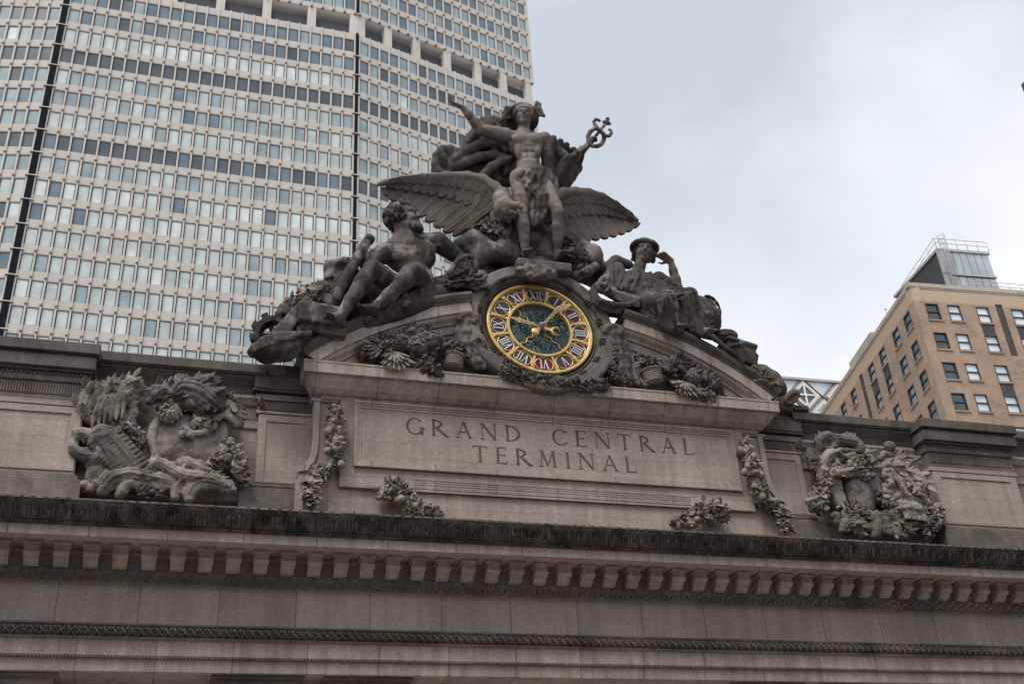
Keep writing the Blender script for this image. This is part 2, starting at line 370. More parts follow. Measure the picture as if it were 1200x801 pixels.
for s in (-1, 1):
    # recessed bay cornice between narrow and outer pier, and beyond the outer pier
    for (xa, xb) in ((10.2, 15.95), (19.8, 31)):
        pth = [(s * xa, BAY), (s * xb, BAY)] if s > 0 else [(s * xb, BAY), (s * xa, BAY)]
        b = MB(); b.sweep([(0, 18.95), (.07, 19.0), (.07, 19.1), (.02, 19.13), (.02, 19.75), (.06, 19.8), (.14, 19.86), (.2, 20.0), (.24, 20.06), (.24, 20.16), (.14, 20.22), (.16, 20.45), (.34, 20.72), (.42, 20.78)], pth)
        strips(b, s, xa, xb, BAY - .02); part(b, 'bay_cornice', M['carved'] if False else M['trim'])
        b = MB(); b.sweep([(.2, 20.70), (.50, 20.84), (.56, 20.9), (.56, 21.2), (.50, 21.26), (-1.5, 21.3)], pth)
        b.sweep([(.17, 20.24), (.19, 20.45), (.37, 20.74), (.43, 20.79)], pth)
        part(b, 'coping', M['coping'])
    # outer wide pier
    b = MB(); bx(b, s, 15.88, 19.9, OP, BAY + .2, 14.9, 20.2)
    bx(b, s, 15.80, 19.98, OP - .07, BAY, 18.98, 19.10); bx(b, s, 15.84, 19.94, OP - .04, BAY, 19.12, 19.18)
    part(b, 'outer_pier', M['wall'], .01)
    b = MB()                                # raised frame of the sunk panel
    for (x0, x1, z0, z1) in ((15.92, 16.22, 16.75, 18.96), (19.56, 19.86, 16.75, 18.96), (16.22, 19.56, 18.72, 18.96), (16.22, 19.56, 16.75, 16.95)):
        bx(b, s, x0, x1, OP - .045, OP - .002, z0, z1)
    part(b, 'panel_frame', M['wall'], .008)
    b = MB(); strips(b, s, 15.92, 19.86, OP - .03); x = 15.95
    bx(b, s, 15.86, 19.92, OP - .03, BAY, 19.2, 19.79); bx(b, s, 15.8, 19.98, OP - .1, BAY, 19.8, 20.10)
    while x < 19.9: b.inst(ICO1, [rotm(EX, EY, EZ, (.06, .06, .05), (s * x, OP - .13, 20.05))]); x += .14
    part(b, 'fluted_band', M['carved'], .008)
    b = MB(); bx(b, s, 15.75, 20.05, OP - .3, BAY, 20.105, 20.17); bx(b, s, 15.68, 20.12, OP - .42, BAY + .4, 20.18, 20.60)
    bx(b, s, 15.72, 20.08, OP - .36, BAY + .4, 20.61, 20.70); bx(b, s, 15.6, 20.2, OP - .52, 3, 20.705, 21.08)
    part(b, 'pier_coping', M['coping'], .02)
    b = MB(); bx(b, s, 15.80, 20.0, OP - .06, BAY, 16.56, 16.64); bx(b, s, 15.74, 20.06, OP - .14, BAY, 16.42, 16.55); bx(b, s, 15.62, 20.2, OP - .24, BAY, 14.9, 16.33); bx(b, s, 15.66, 20.16, OP - .2, BAY, 16.335, 16.415)
    part(b, 'pier_base', M['base'], .02)
    # narrow pier
    b = MB(); bx(b, s, 8.5, 10.36, NP, BAY + .2, 14.9, 20.2); bx(b, s, 8.5, 10.44, NP - .06, BAY, 19.50, 19.6)
    part(b, 'narrow_pier', M['wall'], .01)
    b = MB()
    for (x0, x1, z0, z1) in ((10.08, 10.34, 16.96, 19.44), (8.5, 8.74, 16.96, 19.44), (8.74, 10.08, 19.2, 19.44), (8.74, 10.08, 16.96, 17.08)):
        bx(b, s, x0, x1, NP - .045, NP - .002, z0, z1)
    part(b, 'panel_frame', M['wall'], .008)
    b = MB(); bx(b, s, 8.5, 10.4, NP - .03, BAY, 19.62, 19.98); x = 8.7
    while x < 10.35: b.box(s * x - .022, s * x + .022, NP - .07, NP - .03, 19.63, 19.95); x += .085
    bx(b, s, 8.5, 10.5, NP - .12, BAY, 19.985, 20.2); b.inst(LEAFW, [rotm(EX, EY, EZ, (.4, .8, .3), (s * 10.3, NP - .1, 19.7))])
    part(b, 'fluted_band', M['carved'], .008)
    b = MB(); bx(b, s, 8.6, 10.62, .2, BAY + .3, 20.28, 20.36); bx(b, s, 8.6, 10.56, .17, BAY + .3, 20.365, 20.88); bx(b, s, 8.6, 10.6, .14, BAY + .3, 20.885, 20.93)
    bx(b, s, 9.0, 10.28, .24, 2.0, 20.935, 21.36)
    part(b, 'pier_block', M['coping'], .02)
    b = MB(); bx(b, s, 8.8, 10.46, NP - .07, BAY, 16.86, 16.93); bx(b, s, 8.8, 10.54, NP - .14, BAY, 16.76, 16.85); bx(b, s, 8.8, 10.85, NP - .24, BAY, 14.9, 16.70)
    part(b, 'pier_base', M['base'], .02)
    # flank of the centre block with its outward scroll
    prof = [(7.5, 14.9), (8.98, 14.9), (9.0, 16.0), (8.96, 17.0), (9.02, 17.2), (8.98, 17.34), (8.85, 17.42), (8.70, 17.62), (8.60, 17.95), (8.57, 18.4), (8.57, 20.02), (7.5, 20.02)]
    b = MB(); b.prism([(s * p, q) for p, q in prof], EX, EZ, (0, 0, 0), (0, .7, 0)); part(b, 'centre_flank', M['wall'])
    b = MB(); rim = prof[4:11]
    poly = [(s * p, q) for p, q in rim] + [(s * (p - .22), q) for p, q in reversed(rim[2:])] + [(s * 8.68, 17.28)]
    b.prism(poly, EX, EZ, (0, -.09, 0), (0, .088, 0)); bx(b, s, 7.7, 8.66, -.12, .3, 19.88, 19.99)
    part(b, 'scroll_bracket', M['trim'], .015)
    b = MB(); b.prism([(s * p, q) for p, q in [(8.46, 14.95), (9.06, 14.95), (9.06, 16.85), (9.0, 17.1), (8.7, 17.1), (8.46, 16.9)]], EX, EZ, (0, -.05, 0), (0, .7, 0)); part(b, 'scroll_foot', M['trim'], .01)
# centre block
b = MB(); b.box(-8.0, 8.0, SLAB + .15, .7, 14.9, 20.0); part(b, 'centre_wall', M['wall'])
b = MB(); b.box(-7.66, 7.66, SLAB, 0, 17.14, 20.02)
for s in (-1, 1): bx(b, s, 5.1, 7.66, SLAB, 0, 16.74, 17.14)
part(b, 'centre_slab', M['wall'], .012)
b = MB()                                    # sunk mouldings between the ears of the slab
for i, (y, z0, z1) in enumerate(((-.155, 17.06, 17.137), (-.145, 16.98, 17.057), (-.133, 16.90, 16.977), (-.14, 16.84, 16.897), (-.125, 16.74, 16.837))): b.box(-5.1, 5.1, y, 0, z0, z1)
part(b, 'slab_moulding', M['trim'], .01)
# inscription panel
IP = MB(); IP.box(-6.95, 6.95, SLAB - .02, SLAB - .001, 17.7, 19.7)
ip = part(IP, 'inscription_panel', M['wall'])
b = MB(); PX, Z0p, Z1p = 7.2, 17.47, 19.95
for (ins, w, y0) in ((0, .10, SLAB - .12), (.101, .07, SLAB - .085), (.172, .09, SLAB - .055)):
    X, a, c = PX - ins, Z0p + ins, Z1p - ins
    b.box(-X, X, y0, SLAB - .003, c - w, c); b.box(-X, X, y0, SLAB - .003, a, a + w); b.box(-X, -X + w, y0, SLAB - .003, a + w, c - w); b.box(X - w, X, y0, SLAB - .003, a + w, c - w)
fr_ = b.build('frame', M['trim'], ip, .01)
# thin raised letters, coloured dark to look cut -----------------------------------------------------------------
def stroke_poly(pts, w): return pts
def glyphs():
    g = {}
    t, h = .115, .045        # thick and thin stroke
    S = lambda x, y, w=.2: ('r', x - w / 2, y - .018, x + w / 2, y + .018)
    st = lambda x, y0=0, y1=1: ('r', x - t / 2, y0, x + t / 2, y1)
    def arc(cx, cy, rx, ry, a0, a1, w0=t, w1=h): return ('a', cx, cy, rx, ry, a0, a1)
    L = lambda *p: ('l',) + p        # x0,y0,x1,y1,width
    g['G'] = (.86, [arc(.46, .5, .42, .49, 40, 325), st(.80, .02, .42), S(.80, .42, .24)])
    g['C'] = (.84, [arc(.46, .5, .42, .49, 42, 318), L(.76, .78, .80, .92, .05), L(.74, .16, .81, .22, .04)])
    g['R'] = (.80, [st(.14), S(.14, .018), S(.14, .982), arc(.14, .74, .42, .245, -90, 90), L(.30, .50, .72, .04, t), S(.76, .018, .2)])
    g['A'] = (.84, [L(.12, 0, .43, 1, h * 1.1), L(.42, 1, .74, 0, t), L(.22, .36, .62, .36, h), S(.12, .018), S(.74, .018)])
    g['N'] = (.88, [L(.14, 0, .14, 1, h * 1.1), L(.12, 1, .76, .02, t), L(.76, 0, .76, 1, h * 1.1), S(.14, .018), S(.12, .982), S(.76, .982)])
    g['D'] = (.88, [st(.14), S(.14, .018), S(.14, .982), arc(.14, .5, .64, .485, -90, 90)])
    g['E'] = (.62, [st(.14), S(.14, .018), S(.14, .982), L(.14, .975, .54, .975, h), L(.14, .52, .46, .52, h), L(.14, .025, .56, .025, h), L(.53, .84, .54, .99, .04), L(.46, .46, .46, .58, .04), L(.55, .01, .59, .17, .04)])
    g['T'] = (.76, [st(.38), S(.38, .018), L(.04, .975, .72, .975, h), L(.05, .84, .04, .99, .04), L(.71, .99, .72, .84, .04)])
    g['L'] = (.62, [st(.14), S(.14, .018), S(.14, .982), L(.14, .025, .56, .025, h), L(.55, .01, .60, .19, .04)])
    g['M'] = (1.0, [L(.14, 0, .20, 1, h * 1.1), L(.19, 1, .48, .06, t), L(.48, .06, .77, 1, h * 1.1), L(.77, 1, .84, 0, t), S(.14, .018), S(.84, .018), S(.18, .982), S(.79, .982)])
    g['I'] = (.30, [st(.15), S(.15, .018), S(.15, .982)])
    return g
GL = glyphs()
def glyph_geo(mb, prims, x0, z0, sx_, sz_, y, depth=.012, boost=1.0):
    k = [0]
    def poly(P):
        k[0] += 1; e = depth + k[0] * .0004
        mb.prism([(x0 + p[0] * sx_, z0 + p[1] * sz_) for p in P], EX, EZ, (0, y - e, 0), (0, e, 0))
    for p in prims:
        if p[0] == 'r': poly([(p[1], p[2]), (p[3], p[2]), (p[3], p[4]), (p[1], p[4])])
        elif p[0] == 'l':
            _, xa, za, xb, zb, w = p; d = np.array([xb - xa, zb - za]); d /= np.linalg.norm(d); n_ = np.array([-d[1], d[0]]) * w / 2 * boost
            poly([(xa - n_[0], za - n_[1]), (xb - n_[0], zb - n_[1]), (xb + n_[0], zb + n_[1]), (xa + n_[0], za + n_[1])])
        else:
            _, cx, cz, rx, rz, a0, a1 = p; n_ = 22; pr = None
            for i in range(n_ + 1):
                a = R(a0 + (a1 - a0) * i / n_); w = .045 + .075 * abs(cos(a)) ** 1.5
                q = ((cx + rx * cos(a), cz + rz * sin(a)), (cx + (rx - w) * cos(a), cz + (rz - w * .7) * sin(a)))
                if pr: poly([pr[0], q[0], q[1], pr[1]])
                pr = q
def line_of(text, xa, xb, z, h, space=.62, gap=.36):
    ws = [space if ch == ' ' else GL[ch][0] for ch in text]
    tot = sum(ws) + gap * (len(text) - 1)
    sx_ = (xb - xa) / tot; x = xa; out_ = []
    for ch, w in zip(text, ws):
        if ch != ' ': out_.append((ch, x, sx_))
        x += (w + gap) * sx_
    return out_
for text, xa, xb, z, h, sp in (('GRAND CENTRAL', -5.42, 5.52, 18.84, .63, .75), ('TERMINAL', -3.05, 3.10, 17.96, .62, .6)):
    for ch, x, sx_ in line_of(text, xa, xb, z, h, sp):
        b = MB(); glyph_geo(b, GL[ch][1], x, z, sx_ * 1.0, h, SLAB - .02)
        b.build('letter', M['letter'], ip)

# pediment ----------------------------------------------------------------------
b = MB(); pth = [(-8.3, .6), (-8.3, SLAB), (8.3, SLAB), (8.3, .6)]
b.sweep([(-.4, 19.93), (0, 19.94), (.04, 20.0), (.06, 20.04), (.16, 20.07), (.34, 20.2), (.5, 20.4), (.58, 20.53), (.60, 20.58), (.73, 20.585), (.73, 20.95), (.75, 20.96), (.75, 21.03), (.4, 21.05), (-.6, 21.06)], pth)
part(b, 'pediment_cornice', M['corona'])
ZC, RO = 10.3, 14.5
def arc_sweep(mb, prof, a0, a1, n, mat=0):
    V = []; m = len(prof)
    for i in range(n + 1):
        a = R(a0 + (a1 - a0) * i / n)
        for (r, y) in prof:
            z = ZC + r * cos(a); x = r * sin(a)
            if z < 21.05: z = 21.05; x = math.copysign(min(abs(x), 9.15), x)
            V.append((x, y, z))
    F = [(i * m + j, i * m + (j + 1) % m, (i + 1) * m + (j + 1) % m, (i + 1) * m + j) for i in range(n) for j in range(m)]
    F += [tuple(range(m)), tuple(n * m + j for j in reversed(range(m)))]
    mb.add(V, F, mat)
for s in (-1, 1):
    b = MB(); arc_sweep(b, [(14.5, 2.2), (14.52, -.98), (14.46, -1.06), (14.36, -1.07), (14.26, -1.02), (14.17, -.93), (14.12, -.92), (14.12, 2.2)], s * 12.2, s * 39.5, 28); part(b, 'pediment_coping', M['coping'])
    b = MB(); arc_sweep(b, [(14.119, 2.2), (14.119, -.88), (13.72, -.88), (13.70, -.80), (13.60, -.76), (13.50, -.62), (13.42, -.58), (13.40, -.50), (13.12, -.46), (13.10, -.38), (12.98, -.36), (12.94, -.1), (12.94, 2.2)], s * 12.6, s * 39.3, 28); part(b, 'pediment_arch', M['corona'])
b = MB(); n_ = 40; poly = []
for i in range(n_ + 1):
    a = R(-37 + 74 * i / n_); poly.append((13.3 * sin(a), max(21.0, ZC + 13.3 * cos(a))))
poly = [(-8.0, 20.9)] + poly + [(8.0, 20.9)]
b.prism(poly, EX, EZ, (0, -.10, 0), (0, 2.2, 0)); part(b, 'tympanum', M['trim'])
# base masses behind the sculpture, under the figures
# columns under the architrave
for s in (-1, 1):
    for (xa, xb) in ((5.35, 8.05), (8.65, 11.3), (15.45, 18.2)):
        xm = (xa + xb) / 2 * s; w = (xb - xa) / 2
        b = MB(); b.box(xm - w, xm + w, -.66, .6, 10.33, 10.418); band(b, ICO1, xm - w + .05, xm + w, .11, -.66, 10.375, (.05, .05, .035), .05)
        b.box(xm - w + .12, xm + w - .12, -.5, .6, 9.9, 10.328)
        for t in np.linspace(-1, 1, 7): b.inst(LEAFW, [rotm(EX, EY, EZ, (.5, 1.2, .9), (xm + t * (w - .35), -.5, 9.0))])
        b.box(xm - w + .25, xm + w - .25, -.45, .6, 8.9, 9.9)
        part(b, 'capital', M['carved'])
        b = MB(); b.lathe([(w - .3, 0), (w - .3, .5), (w - .45, .6), (w - .42, 3.2), (w - .5, 8.9)], (xm, .35, 0.14), n=28)
        part(b, 'column', M['trim'])
b = MB(); b.sweep([(0, 21.3), (.0, 22.0), (.15, 22.2), (.15, 22.4), (0, 22.5)], [(-28, 38), (-28, 6), (28, 6), (28, 38)]); b.box(-28, 28, 6.01, 38, 21, 22.45); part(b, 'roof', M['coping'])
# ------------------------------------------------------------------ background buildings
M['tower_pre'] = stone('precast_concrete_panels', (.53, .495, .465), .07, soot=(.35, .29, .25), soot_lo=.6, soot_hi=.8, soot_amt=.3, streak=.15, bump=.05)
M['tower_mul'] = stone('pale_concrete_mullion', (.57, .53, .50), .06, soot_amt=.1, streak=.25, bump=.05)
M['tower_strip'] = plain('dark_metal_strip', (.012, .014, .02), .9, spec=.03)
M['stonecap0'] = plain('pale_soffit', (.8, .77, .74), .8, var=.04)
M['joint'] = plain('rusty_joint', (.16, .10, .08), .8)
M['wframe'] = plain('dark_window_frame', (.06, .065, .07), .5)
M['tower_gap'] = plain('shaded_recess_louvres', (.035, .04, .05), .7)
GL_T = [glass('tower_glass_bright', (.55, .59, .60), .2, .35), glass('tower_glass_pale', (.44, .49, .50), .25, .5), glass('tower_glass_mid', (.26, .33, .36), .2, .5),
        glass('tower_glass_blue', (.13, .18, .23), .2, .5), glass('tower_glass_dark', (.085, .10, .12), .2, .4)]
TW = [(-39.74, 86.88), (-33.85, 85.77), (6.33, 86.37), (36.56, 94.66)]
z_i = lambda i: 122.9 - 3.7 * i
GT, GBt = 131.61, 127.58
tower = empty('office_tower', (0, 95, 0), 'tall pale concrete grid office tower behind the station, cut by an open shaded storey', 'skyscraper')
def vdir(P, Q):
    P = np.array(P, float); Q = np.array(Q, float); d = Q - P; L_ = np.linalg.norm(d); d /= L_; return d, np.array([d[1], -d[0]]), L_
def fpt(P, d, n, s_, o, z): q = np.array(P) + d * s_ + n * o; return (q[0], q[1], z)
def fbox(mb, P, d, n, s0, s1, o0, o1, z0, z1, mat=0):
    """box on a facade: along s, outward o, height z"""
    D3 = np.array([d[0], d[1], 0]); N3 = np.array([n[0], n[1], 0]); c = np.array([P[0], P[1], 0]) + D3 * (s0 + s1) / 2 + N3 * (o0 + o1) / 2 + EZ * (z0 + z1) / 2
    mb.obox(c, D3 * (s1 - s0) / 2, N3 * (o1 - o0) / 2, EZ * (z1 - z0) / 2, mat)
panels, mulls, joints, frames = MB(), MB(), MB(), MB()
allwin = []
TOP = 165.
dark_rows = {3: 'd', 7: 'd'}       # floors with dark glass
dL, nL, LL = vdir(TW[0], TW[1]); P_far = np.array(TW[1]) - dL * 25.0
faces = [(tuple(P_far), TW[1], 25.0 - .55, 'left'), (TW[1], TW[2], None, 'mid'), (TW[2], TW[3], None, 'right')]
for P, Q, lim, nm in faces:
    d, n, L_ = vdir(P, Q)
    if nm == 'left': nw = 15; s0, s1 = L_ - .5 - nw * 1.62, L_ - .5
    elif nm == 'mid': nw = 24; s0, s1 = .45, L_ - .33
    else: nw = 19; s0, s1 = .38, L_ - .1
    pit = (s1 - s0) / nw
    floors = list(range(-12, 17))
    for i in floors:
        zt = z_i(i)                # joint line; windows lie above it up to the next joint
        if i <= -1: zt = GT + (-1 - i) * 3.7
        zb = zt
        if zb > TOP: continue
        # each storey: zb .. zb+3.7 ; window zb+... measured: joint at the bottom of the spandrel over the window below
        if i == 0: top = GBt
        else: top = zb + 3.7
        # spandrel at upper part, window in lower part
        w0, w1 = zb + .93, zb + 3.33
        fbox(panels, P, d, n, s0, s1, -.35, 0, w1, top)
        fbox(panels, P, d, n, s0, s1, -.35, 0, zb, w0)
        fbox(panels, P, d, n, s0, s1, -.03, .035, w1 + .10, w1 + .16)
        for k in range(nw):
            a, c = s0 + k * pit, s0 + (k + 1) * pit
            allwin.append((P, d, n, a + .18, c - .18, w0, w1, i, k, nm))
        for k in range(nw + 1):
            a = s0 + k * pit
            fbox(mulls, P, d, n, a - .11, a + .11, -.3, .17, zb + .06, top - .0)
            jz = zb + (0 if i >= 0 else .0)
            fbox(joints, P, d, n, a - .14, a + .14, -.1, .30, jz - .14, jz + .055)

# shaded open storey with piers
b = MB(); g = MB(); pr_ = MB(); lv = MB()
for P, Q, lim, nm in faces:
    d, n, L_ = vdir(P, Q)
    fbox(b, P, d, n, -.0, L_, -4.0, -3.8, GBt - 1, GT + .5)          # back wall of the recess
    fbox(pr_, P, d, n, 0.0, L_, -4.0, -.01, GT - .002, GT + .35)       # soffit slab
    fbox(pr_, P, d, n, 0.0, L_, -4.0, -.36, GBt - .25, GBt)            # floor slab
    fbox(lv, P, d, n, .4, L_ - .4, -1.0, -.85, GBt, GBt + 2.6)
    cs = {'mid': [.6, 7.15, 13.7, 20.27, 26.86, 33.4, 39.7], 'right': [.7, 5.2, 10.07, 15.5, 21.05, 25.85, 30.7], 'left': [4, 10, 17, 24]}[nm]
    for c_ in cs:
        g = MB(); fbox(g, P, d, n, c_ - .62, c_ + .62, -1.6, -.05, GBt, GT); g.build('pier', M['tower_mul'], tower)
b.build('recess_wall', M['tower_mul'], tower); pr_.build('recess_slab', M['stonecap0'], tower); lv.build('louvre', M['tower_gap'], tower)
# dark vertical strips at the folds
w_ = mulls
for C_, half in ((TW[1], .40), (TW[2], .19)):
    b = MB()
    for i in range(-9, 17):
        z0 = z_i(i) if i >= 0 else GT + (-1 - i) * 3.7
        z1 = (z0 + 3.7) if i != 0 else GBt
        w_.box(C_[0] - half - .35, C_[0] + half + .35, C_[1] - .30, C_[1] + .6, z0 - .05, z0 + .08)
    for (q0, q1) in ((60, GBt), (GT, TOP)): b.box(C_[0] - half, C_[0] + half, C_[1] - .25, C_[1] + .6, q0, q1)
    b.build('expansion_strip', M['tower_strip'], tower)
panels.build('precast_panel', M['tower_pre'], tower); mulls.build('mullion', M['tower_mul'], tower); joints.build('joint', M['joint'], tower)
# core body
b = MB(); P0 = P_far; inset = [(P0[0] + .5, P0[1] + .6), (TW[1][0], TW[1][1] + .7), (TW[2][0], TW[2][1] + .7), (TW[3][0] - .6, TW[3][1] + .5), (TW[3][0] - 1, TW[3][1] + 25), (P0[0] + 1, P0[1] + 25)]
b.prism(inset, EX, EY, (0, 0, 20), (0, 0, GBt - 20.2), 0); b.prism([(x, y + 4 if y < 100 else y) for x, y in inset], EX, EY, (0, 0, GBt - .1), (0, 0, GT - GBt + .2)); b.prism(inset, EX, EY, (0, 0, GT + .1), (0, 0, TOP - GT)); b.build('core_wall', M['tower_gap'], tower)
b = MB(); d, n, L_ = vdir(TW[2], TW[3]); fbox(b, TW[2], d, n, L_ - .02, L_ + .25, -12, .36, 60, GBt); fbox(b, TW[2], d, n, L_ - .02, L_ + .25, -12, .36, GT, TOP); b.build('corner_pier', M['tower_mul'], tower)
# windows: the nearest and largest hundred each their own, the rest as one
def wmat(i, k, nm):
    r = random.random()
    if i in (3, 7): return 4 if r < .6 else 3
    if i in (0, 1): return 3 if r < .55 else (2 if r < .85 else 4)
    if i < 0: return 2 if r < .5 else 3
    if i == 2: return 2 if r < .55 else (1 if r < .85 else 0)
    if i in (4, 5): return 1 if r < .35 + k / 60 else (2 if r < .9 else 3)
    if i == 6: return 1 if r < .7 else 2
    if i in (9, 10): return 0 if r < .72 else (1 if r < .9 else 3)
    if i == 8: return 1 if r < .6 else 2
    return 1 if r < .8 else (0 if r < .85 else 2)
def wlook(P, d, n, a, c, z0, z1, i, k, nm):
    m_ = wmat(i, k, nm)
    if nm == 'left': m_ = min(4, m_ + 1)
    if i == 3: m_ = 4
    if i == 2 and nm == 'mid' : m_ = 0 if 5 < k < 22 else 1
    return m_
vis = [w for w in allwin if w[7] <= 14]
def wkey(w): return np.linalg.norm(np.array([w[0][0] + w[1][0] * w[3], w[0][1] + w[1][1] * w[3], w[5]]) - CAM)
inview = []
for w in allwin:
    q = np.array([w[0][0] + w[1][0] * w[3], w[0][1] + w[1][1] * w[3], w[5]]) - CAM
    uu = 600 + FPX * q.dot(RV) / q.dot(DV); vv = 400 - FPX * q.dot(UV) / q.dot(DV)
    inview.append(8 < uu < 300 and 10 < vv < 395)
order = sorted([i for i in range(len(allwin)) if inview[i]], key=lambda i: wkey(allwin[i]))
own = set(order[:99])
rest, restf = MB(), MB()
for idx, w in enumerate(allwin):
    P, d, n, a, c, z0, z1, i, k, nm = w
    m_ = wlook(*w)
    gb, fb = (MB(), MB()) if idx in own else (rest, restf)
    tl = random.uniform(-.012, .012)
    fbox(gb, P, d, n, a + .05, c - .05, -.16 + tl, -.11 + tl, z0 + .05, z1 - .05, 0 if idx in own else m_)
    for (x0, x1, y0, y1) in ((a, a + .05, z0, z1), (c - .05, c, z0, z1), (a + .05, c - .05, z1 - .06, z1), (a + .05, c - .05, z0, z0 + .05)): fbox(fb, P, d, n, x0, x1, -.2, -.06, y0, y1, 0 if idx in own else 5)
    if idx in own:
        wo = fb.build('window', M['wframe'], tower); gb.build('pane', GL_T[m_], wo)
rest.v += restf.v; rest.f += [[q + rest.n for q in f] for f in restf.f]; rest.m += restf.m; rest.sm += restf.sm; rest.n += restf.n
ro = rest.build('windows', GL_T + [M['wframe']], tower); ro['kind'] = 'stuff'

# ------------------------------------------------------------------ brick building at the right
M['brick'] = None
def brick_mat():
    m, t, p, l = new_mat('tan_brick'); g = N(t, 'ShaderNodeNewGeometry'); pos = g.outputs['Position']
    sep = N(t, 'ShaderNodeSeparateXYZ'); l(pos, sep.inputs[0]); sm = N(t, 'ShaderNodeMath', operation='ADD'); l(sep.outputs[0], sm.inputs[0]); l(sep.outputs[1], sm.inputs[1])
    cmb = N(t, 'ShaderNodeCombineXYZ'); l(sm.outputs[0], cmb.inputs[0]); l(sep.outputs[2], cmb.inputs[1])
    bt = N(t, 'ShaderNodeTexBrick'); l(cmb.outputs[0], bt.inputs['Vector']); bt.inputs['Scale'].default_value = 1; bt.inputs['Brick Width'].default_value = .5; bt.inputs['Row Height'].default_value = .16
    bt.inputs['Mortar Size'].default_value = .02; bt.inputs['Color1'].default_value = (.28, .20, .15, 1); bt.inputs['Color2'].default_value = (.37, .27, .205, 1); bt.inputs['Mortar'].default_value = (.27, .21, .165, 1)
    nz = noise(t, l, pos, .25, 5, .65); c = mixc(t, l, ramp(t, l, nz, .4, .62), bt.outputs['Color'], (.38, .275, .205)); c = mixc(t, l, .55, c, mixc(t, l, ramp(t, l, noise(t, l, pos, .8, 5, .7), .35, .65), (.62, .58, .55), (1, 1, 1)), 'MULTIPLY')
    rp = N(t, 'ShaderNodeMapRange'); rp.inputs['From Min'].default_value = 60.2; rp.inputs['From Max'].default_value = 60.3; l(sep.outputs[2], rp.inputs[0])
    c = mixc(t, l, rp.outputs[0], c, mixc(t, l, .5, (.50, .38, .275), bt.outputs['Color']))
    l(c, p.inputs['Base Color']); p.inputs['Roughness'].default_value = .9; return m
M['brick'] = brick_mat()
KB = 1.4; C0 = np.array([36.5858, 21.9802, 45.037]); CB = CAM + (C0 - CAM) * KB
zb_ = lambda z: CAM[2] + (z - CAM[2]) * KB
BB = empty('brick_building', (CB[0] + 8, CB[1] + 12, 0), 'tan brick office block with paired sash windows and a glazed roof room on top', 'building')
aR, aL = R(-4.55), R(77.85)
dR = np.array([cos(aR), sin(aR)]); nR = np.array([dR[1], -dR[0]]); dLb = np.array([cos(aL), sin(aL)]); nLb = np.array([-dLb[1], dLb[0]])
PB = (CB[0], CB[1]); ZT = CB[2]
M['sash'] = plain('dark_sash', (.045, .045, .05), .5); M['spandrel'] = plain('dark_spandrel', (.055, .05, .05), .8, var=.3)
M['stonecap'] = stone('limestone_parapet', (.46, .41, .36), .12, streak=.3, soot_amt=.3)
gl_sky = glass('glass_painted_sky_reflection', (.62, .68, .74), .1, .9); gl_dk = glass('dark_room_glass', (.035, .045, .05), .08, .9); gl_gr = glass('grey_side_glass', (.10, .125, .13), .1, .9)  # first glass has the sky's reflection painted into its pale base colour
M['lamp'] = None
def winb(P, d, n, s0, s1, z0, z1, gmat):
    """one two-light sash window in a reveal"""
    b = MB(); f = .09
    fbox(b, P, d, n, s0, s0 + f, -.2, .02, z0, z1); fbox(b, P, d, n, s1 - f, s1, -.2, .02, z0, z1); fbox(b, P, d, n, s0 + f, s1 - f, -.2, .02, z1 - f, z1); fbox(b, P, d, n, s0 + f, s1 - f, -.2, .04, z0, z0 + f)
    zm = (z0 + z1) / 2; fbox(b, P, d, n, s0 + f, s1 - f, -.18, .0, zm - .06, zm + .06)
    w = b.build('window', M['sash'], BB)
    for (a, c, o) in ((z0 + f, zm - .06, -.12), (zm + .06, z1 - f, -.15)):
        g = MB(); fbox(g, P, d, n, s0 + f, s1 - f, o - .02, o, a, c); g.build('pane', gmat, w)
    g = MB(); fbox(g, P, d, n, s0 - .12, s1 + .12, .0, .12, z0 - .16, z0 - .001); g.build('sill', M['brick'], w)
walls_R = []   # openings (s0,s1,z0,z1)
FL = 3.4
rowz = [zb_(43.35) - FL * i for i in range(14)]; WH = 1.38 * KB
colsR = [(.82, 1.88), (2.58, 3.6), (4.9, 5.95), (7.8, 8.85), (9.75, 10.75), (11.4, 12.4)]
colsL = [(1.0, 2.15), (3.2, 4.4), (6.1, 7.25), (8.5, 9.7), (12.7, 13.8), (15.2, 16.3), (17.6, 18.7)]
def facade(P, d, n, L_, opens, name):
    """brick wall with real openings: horizontal and vertical strips around each opening"""
    b = MB(); D0 = -.45
    cols = sorted(set((o[0], o[1]) for o in opens)); s = 0
    for (a, c) in cols:
        fbox(b, P, d, n, s, a, D0, 0, 0, ZT - .6)
        zz = 0
        for (z0, z1) in sorted((o[2], o[3]) for o in opens if (o[0], o[1]) == (a, c)):
            fbox(b, P, d, n, a, c, D0, -.001, zz, z0); zz = z1
        fbox(b, P, d, n, a, c, D0, -.001, zz, ZT - .6); s = c
    fbox(b, P, d, n, s, L_, D0, 0, 0, ZT - .6)
    fbox(b, P, d, n, 0, L_, D0 - .5, D0, 0, ZT - .3)
    b.build('wall', M['brick'], BB)
